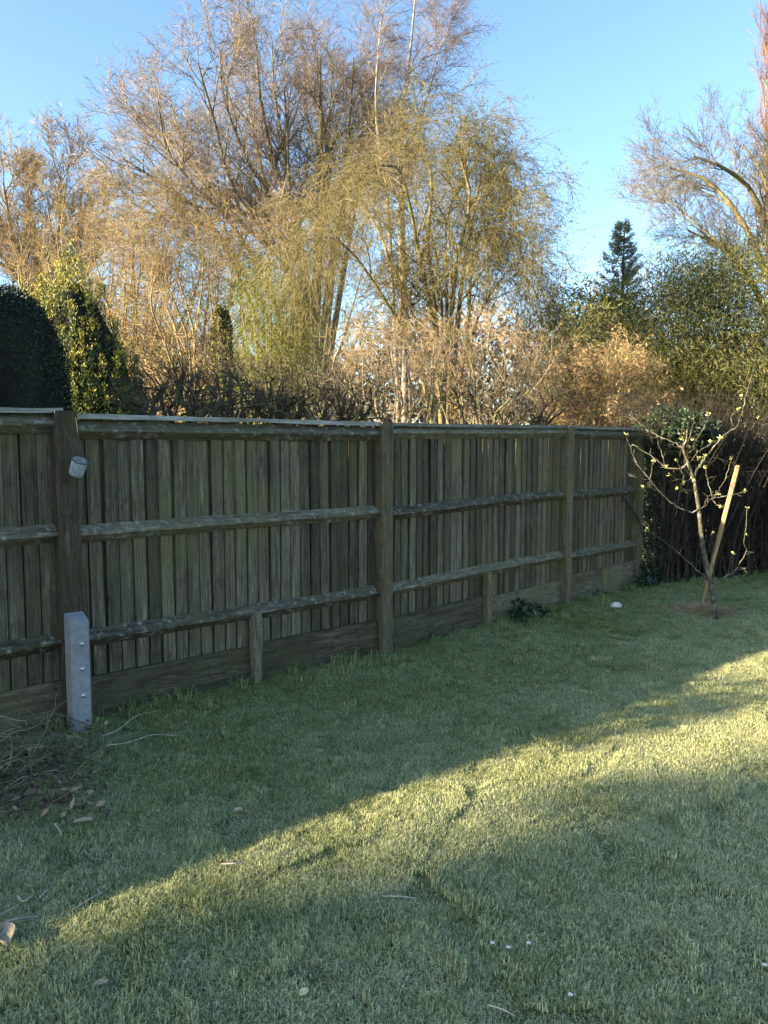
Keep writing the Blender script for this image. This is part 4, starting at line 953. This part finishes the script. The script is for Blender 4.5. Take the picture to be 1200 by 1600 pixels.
def front_dist(xy):
    """signed distance in front of the fence and hedge line"""
    best = np.full(len(xy), 1e9); sign = np.ones(len(xy))
    for A, B in zip(CHAIN[:-1], CHAIN[1:]):
        d = B - A; L = np.linalg.norm(d); d = d / L; s = np.clip((xy - A) @ d, 0, L); c = A + s[:, None] * d; r = xy - c
        dist = np.hypot(r[:, 0], r[:, 1]); sg = np.sign(r @ np.array([d[1], -d[0]]))
        better = dist < best; best = np.where(better, dist, best); sign = np.where(better, sg, sign)
    return best * sign
rngg = np.random.default_rng(131)
def field(n_m2, x0, x1, y0, y1, dmin, dmax=99):
    st = n_m2 ** -.5; gx, gy = np.meshgrid(np.arange(x0, x1, st), np.arange(y0, y1, st), indexing='ij'); xy = np.stack([gx.ravel(), gy.ravel()], -1); xy = xy + rngg.uniform(-.6, .6, xy.shape) * st; fd = front_dist(xy)
    k = (fd > dmin) & (fd < dmax); xy = xy[k]; return np.stack([xy[:, 0], xy[:, 1], hgt(xy[:, 0], xy[:, 1])], -1), fd[k]
pts, fd = field(70, -5, 9, .8, 11, .06)
sz = .75 + .5 * rngg.random(len(pts)); clump = .9 + .28 * np.sin(pts[:, 0] * 3.1 + 1) * np.sin(pts[:, 1] * 2.7) + .22 * np.sin(pts[:, 0] * 9.3 + 2 * pts[:, 1]) * np.sin(pts[:, 1] * 8.1 - pts[:, 0]) + .35 * (rngg.random(len(pts)) > .93)
zz = sz * (1 + .7 * np.exp(-fd / .22)) * clump
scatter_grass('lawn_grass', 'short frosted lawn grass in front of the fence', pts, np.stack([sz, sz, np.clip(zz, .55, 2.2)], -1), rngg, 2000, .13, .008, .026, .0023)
pts, fd = field(75, -4, 6, 2.5, 9.5, .03, .42); k = rngg.random(len(pts)) < np.exp(-fd / .2); pts = pts[k]
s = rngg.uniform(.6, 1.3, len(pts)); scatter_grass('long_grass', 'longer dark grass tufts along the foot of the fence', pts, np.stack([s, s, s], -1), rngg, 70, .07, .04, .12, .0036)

# ------------------------------------------------------------------ litter on the lawn
M['stick'] = bark_mat('stick_bark', (.16, .13, .095), (.42, .37, .30), 30, stretch=1)
M['straw'] = island_mat('straw', [(.0, (.06, .045, .03)), (.6, (.17, .135, .09)), (1.0, (.36, .30, .21))])
def stick(pts, r, label, group=None, z=.03, name='fallen_stick'):
    p = np.array([gp(x, y, z + (.008 if i % 2 else .0)) for i, (x, y) in enumerate(pts)]); b = p[0].copy()
    k = 5 + 4 * len(pts); L = smooth_line(p - b, k)
    g = Geo(); g.tubes(L, np.linspace(r, r * .55, k), 6, cap=True); o = g.obj(name, M['stick'], None, tuple(b)); tag(o, label, 'stick', group)
GS = 'fallen sticks and stems on the lawn'
stick([(110, 1424), (140, 1405), (162, 1394), (166, 1388), (156, 1386), (153, 1391), (160, 1397)], .0035, 'thin pale stem with a hooked end lying near the shadow edge', GS)
stick([(-5, 1446), (25, 1436), (62, 1431)], .005, 'pale straight stem at the left edge of the lawn', GS)
stick([(-5, 1433), (10, 1424), (26, 1415)], .004, 'short bent stem above the pale straight one at the left edge', GS)
stick([(62, 1403), (68, 1396), (74, 1390)], .005, 'tiny pale twig left of the hooked stem', GS)
stick([(28, 1400), (36, 1408), (52, 1399)], .004, 'forked pale twig near the left edge', GS)
stick([(345, 1350), (365, 1349), (386, 1347)], .004, 'short straw-coloured twig at the edge of the sunlit strip', GS)
stick([(48, 1526), (60, 1518), (72, 1511)], .0035, 'dark short twig in the sunlit corner at lower left', GS)
stick([(762, 1570), (785, 1577), (806, 1588)], .003, 'thin bent grass stalk near the bottom of the picture', GS)
stick([(596, 1400), (630, 1401), (655, 1405)], .003, 'long dry grass stalk on the near shaded lawn', GS)
stick([(86, 1287), (92, 1296), (97, 1306)], .005, 'short pale stalk below the heap of dead stems', GS)
stick([(165, 1165), (200, 1160), (240, 1148), (280, 1150)], .004, 'thin curved stem on the grass right of the concrete post', GS)
stick([(160, 1150), (185, 1140), (215, 1118), (250, 1110)], .004, 'long thin stem lying by the fence right of the concrete post', GS)
# curled dry leaf pieces
def curl(px, py, L, W, label, mat, name='dry_leaf', cat='leaf', group=None, rz=0.0, lift=.03):
    b = gp(px, py, lift); g = Geo(); nu, nv = 9, 4; u = np.linspace(0, 1, nu); v = np.linspace(-1, 1, nv + 1)
    U, V = np.meshgrid(u, v, indexing='ij'); w = W / 2 * np.sin(np.pi * np.clip(U * .93 + .05, 0, 1)) ** .7
    p = np.stack([(U - .5) * L, V * w, .35 * W * V * V + .12 * L * np.sin(U * 3.0) * .5], -1); k = nv + 1
    i = np.arange(nu - 1)[:, None] * k + np.arange(nv)[None]; g.add(p.reshape(-1, 3), np.stack([i, i + k, i + k + 1, i + 1], -1).reshape(-1, 4), smooth=True)
    o = g.obj(name, mat, None, tuple(b)); o.rotation_euler = (.1, -.1, rz); tag(o, label, cat, group)
    md = o.modifiers.new('thickness', 'SOLIDIFY'); md.thickness = .0012
lm = bark_mat('dry_leaf', (.20, .165, .11), (.40, .35, .26), 60, stretch=1); ly = bark_mat('pale_leaf', (.45, .46, .22), (.62, .62, .36), 40, stretch=1)
GL = 'leaves lying on the lawn'
curl(7, 1468, .13, .07, 'large curled pale dead leaf at the left edge of the lawn', lm, rz=-.9, group=GL)
curl(130, 1284, .08, .025, 'narrow curled dead leaf below the heap of dead stems', lm, rz=.1, group=GL)
curl(96, 1225, .06, .03, 'pale curled leaf at the edge of the heap of dead stems', lm, rz=.5, group=GL)
curl(372, 1268, .04, .03, 'small grey leaf above the shadow edge', lm, rz=.3, group=GL)
curl(475, 1552, .028, .022, 'small yellow leaf on the near shaded lawn', ly, rz=.6, group=GL)
curl(158, 1537, .04, .018, 'pale leaf scrap at the lower left', lm, rz=.2, group=GL)
# daisies
def daisy(px, py, label):
    b = gp(px, py, .02); e = empty('daisy', tuple(b), label, 'daisy', 'daisies on the lawn'); rng = np.random.default_rng(int(px))
    mw = bpy.data.materials.get('daisy_white') or nt('daisy_white', .7, .2)[0]; mw.node_tree.nodes['Principled BSDF'].inputs['Base Color'].default_value = (.8, .8, .78, 1)
    my = bpy.data.materials.get('daisy_eye') or nt('daisy_eye', .7, .2)[0]; my.node_tree.nodes['Principled BSDF'].inputs['Base Color'].default_value = (.65, .48, .05, 1)
    a = np.arange(14) / 14 * 2 * math.pi; d = np.stack([np.cos(a), np.sin(a), .25 + 0 * a], -1)
    g = Geo(); g.leaves(d * .002 + [0, 0, .022], d, np.tile([0, 0, 1.0], (14, 1)), .0065, .0034); g.obj('petals', mw, e)
    g = Geo(); blob(g, (0, 0, .023), .0028, .0028, .002, rng, nu=8, nv=4); g.obj('eye', my, e)
    g = Geo(); g.tubes(np.array([[0, 0, -.03], [.002, 0, 0], [0, 0, .022]]), np.full(3, .0008), 4); g.obj('stalk', M['leaf_lime'], e)
for i, (x, y) in enumerate([(769, 1484), (794, 1491), (826, 1484), (891, 1566), (1195, 1519), (1003, 1026), (1012, 1026)]):
    daisy(x, y, ['leftmost of three white daisies on the near lawn', 'middle of three white daisies on the near lawn', 'rightmost of three white daisies on the near lawn', 'single white daisy near the bottom edge of the lawn',
                 'white daisy at the right edge of the near lawn', 'left of two daisies on the far shaded lawn', 'right of two daisies on the far shaded lawn'][i])
# white stone by the hedge foot
def stone():
    b = gp(963, 953); rng = np.random.default_rng(7); g = Geo(); blob(g, (0, 0, .035), .055, .04, .042, rng, nu=14, nv=8, amp=.16)
    o = g.obj('pale_stone', bark_mat('pale_stone', (.42, .42, .40), (.66, .66, .62), 30, stretch=1), None, tuple(b)); tag(o, 'pale rounded stone lying on the lawn near the fence end', 'stone')
stone()
# heap of dead stems in the corner at the left
def heap():
    rng = np.random.default_rng(141); c0 = gp(20, 1190)
    g = Geo(); n = 340; px = rng.uniform(-120, 125, n); py = 1130 + rng.uniform(0, 1, n) * 150 - px * .10
    P = np.zeros((n, 7, 3))
    for i in range(n):
        b = gp(px[i], py[i]) - c0; hh = .22 * math.exp(-((px[i] - 20) / 90) ** 2) * math.exp(-((py[i] - 1170) / 70) ** 2)
        d = unit(rng, 1)[0] * [1, 1, .35]; L = rng.uniform(.12, .42); q = b + [0, 0, rng.uniform(.0, 1) * hh + .02]
        for k in range(7):
            P[i, k] = q; d = d + rng.normal(size=3) * .28 + [0, 0, -.05]; d /= np.linalg.norm(d); q = q + d * L / 6
    P[:, :, 2] = np.maximum(P[:, :, 2], .012)
    fdp = front_dist(P.reshape(-1, 3)[:, :2] + c0[:2]).reshape(n, 7).min(1); P = P[fdp > .09]
    # keep clear of the concrete post
    rr = rng.uniform(.0012, .0034, len(P)); g.tubes(P, rr[:, None] * np.linspace(1, .5, 7)[None], 4)
    o = g.obj('dead_stems', M['straw'], None, tuple(c0)); tag(o, 'tangled heap of dead brown stems at the fence foot on the left', 'dead stems', kind='stuff')
    n = 700; c = np.array([gp(x, y) for x, y in zip(rng.uniform(-120, 170, n), rng.uniform(1120, 1290, n))]); c = c[front_dist(c[:, :2]) > .08] - c0; n = len(c); c[:, 2] += rng.uniform(.01, .10, n)
    gl = Geo(); gl.leaves(c, unit(rng, n) * [1, 1, .4], unit(rng, n) + [0, 0, 1], rng.uniform(.02, .06, n), rng.uniform(.012, .03, n))
    o = gl.obj('dead_leaves', island_mat('litter', [(.0, (.035, .025, .018)), (.7, (.12, .085, .055)), (1.0, (.30, .22, .15))]), None, tuple(c0)); tag(o, 'dark leaf litter among the dead stems at the fence foot on the left', 'leaf litter', kind='stuff')
heap()
# dry grass at the foot of the young tree
def dry_tuft():
    rng = np.random.default_rng(151); c0 = gp(1096, 962); n = 1100; a = rng.uniform(0, 6.28, n); r = np.abs(rng.normal(size=n)) * .10
    A = np.stack([r * np.cos(a) * 1.5, r * np.sin(a), np.zeros(n)], -1); d = unit(rng, n) * [1, 1, .6] + [0, 0, .35]
    g = Geo(); d *= rng.uniform(.5, 1.5, (n, 1)); P = np.stack([A, A + d * .08, A + d * [1, 1, .6] * .17], 1); P[:, :, 2] = np.maximum(P[:, :, 2], .0) + .015; g.tubes(P, np.full((n, 3), .0022) * [[1, .8, .4]], 3)
    o = g.obj('dry_grass', island_mat('dry_tan', [(.0, (.18, .13, .07)), (.6, (.36, .28, .17)), (1.0, (.52, .43, .28))]), None, tuple(c0)); tag(o, 'tan tuft of dry grass around the foot of the young tree', 'dry grass', kind='stuff')
dry_tuft()
# ivy and weeds at the fence foot
def low_plant(px, py, w, label, seed, mat, n=150, L=(.05, .10), W=(.025, .05), name='ivy_plant', h=.14):
    rng = np.random.default_rng(seed); b = gp(px, py); e = empty(name, tuple(b), label, 'plant', 'plants at the fence foot'); rr = w / F_PX * b[1] / 2
    d = D23 / np.linalg.norm(D23)
    s = rng.normal(size=n) * rr * .55; o = rng.normal(size=n) * .06; z = rng.uniform(.02, 1, n) * h * np.exp(-(s / rr) ** 2)
    c = np.stack([d[0] * s + d[1] * o, d[1] * s - d[0] * o, z + .02], -1)
    g = Geo(); g.leaves(c, unit(rng, n) + [.2, -.4, -.1], unit(rng, n) + [0, 0, 1.0], rng.uniform(*L, n), rng.uniform(*W, n)); g.obj('foliage', mat, e)
    g = Geo(); k = 14; P = np.stack([c[:k] * [.3, .3, 0], c[:k] * [.6, .6, 1.1], c[:k]], 1); g.tubes(P, np.full((k, 3), .003), 4); g.obj('stems', M['bark_dark'], e)
low_plant(824, 968, 80, 'low dark leafy ivy at the foot of the fence beside the short stub post', 161, M['leaf_ivy'])
low_plant(960, 915, 60, 'strappy dark plant at the right end of the fence foot', 162, M['leaf_ivy'], 170, (.10, .24), (.010, .02), h=.2)
low_plant(1010, 915, 70, 'dark leafy weeds where the hedge meets the lawn', 163, M['leaf_ivy'], 190, (.06, .14), (.015, .04), h=.25)
low_plant(915, 930, 40, 'small weeds just right of the third fence post', 164, M['leaf_ivy'], 70, (.04, .09), (.015, .03), name='weed_plant', h=.10)
low_plant(660, 1000, 60, 'small weeds at the fence foot right of the middle post', 165, M['leaf_ivy'], 70, (.04, .08), (.012, .02), name='weed_plant', h=.08)
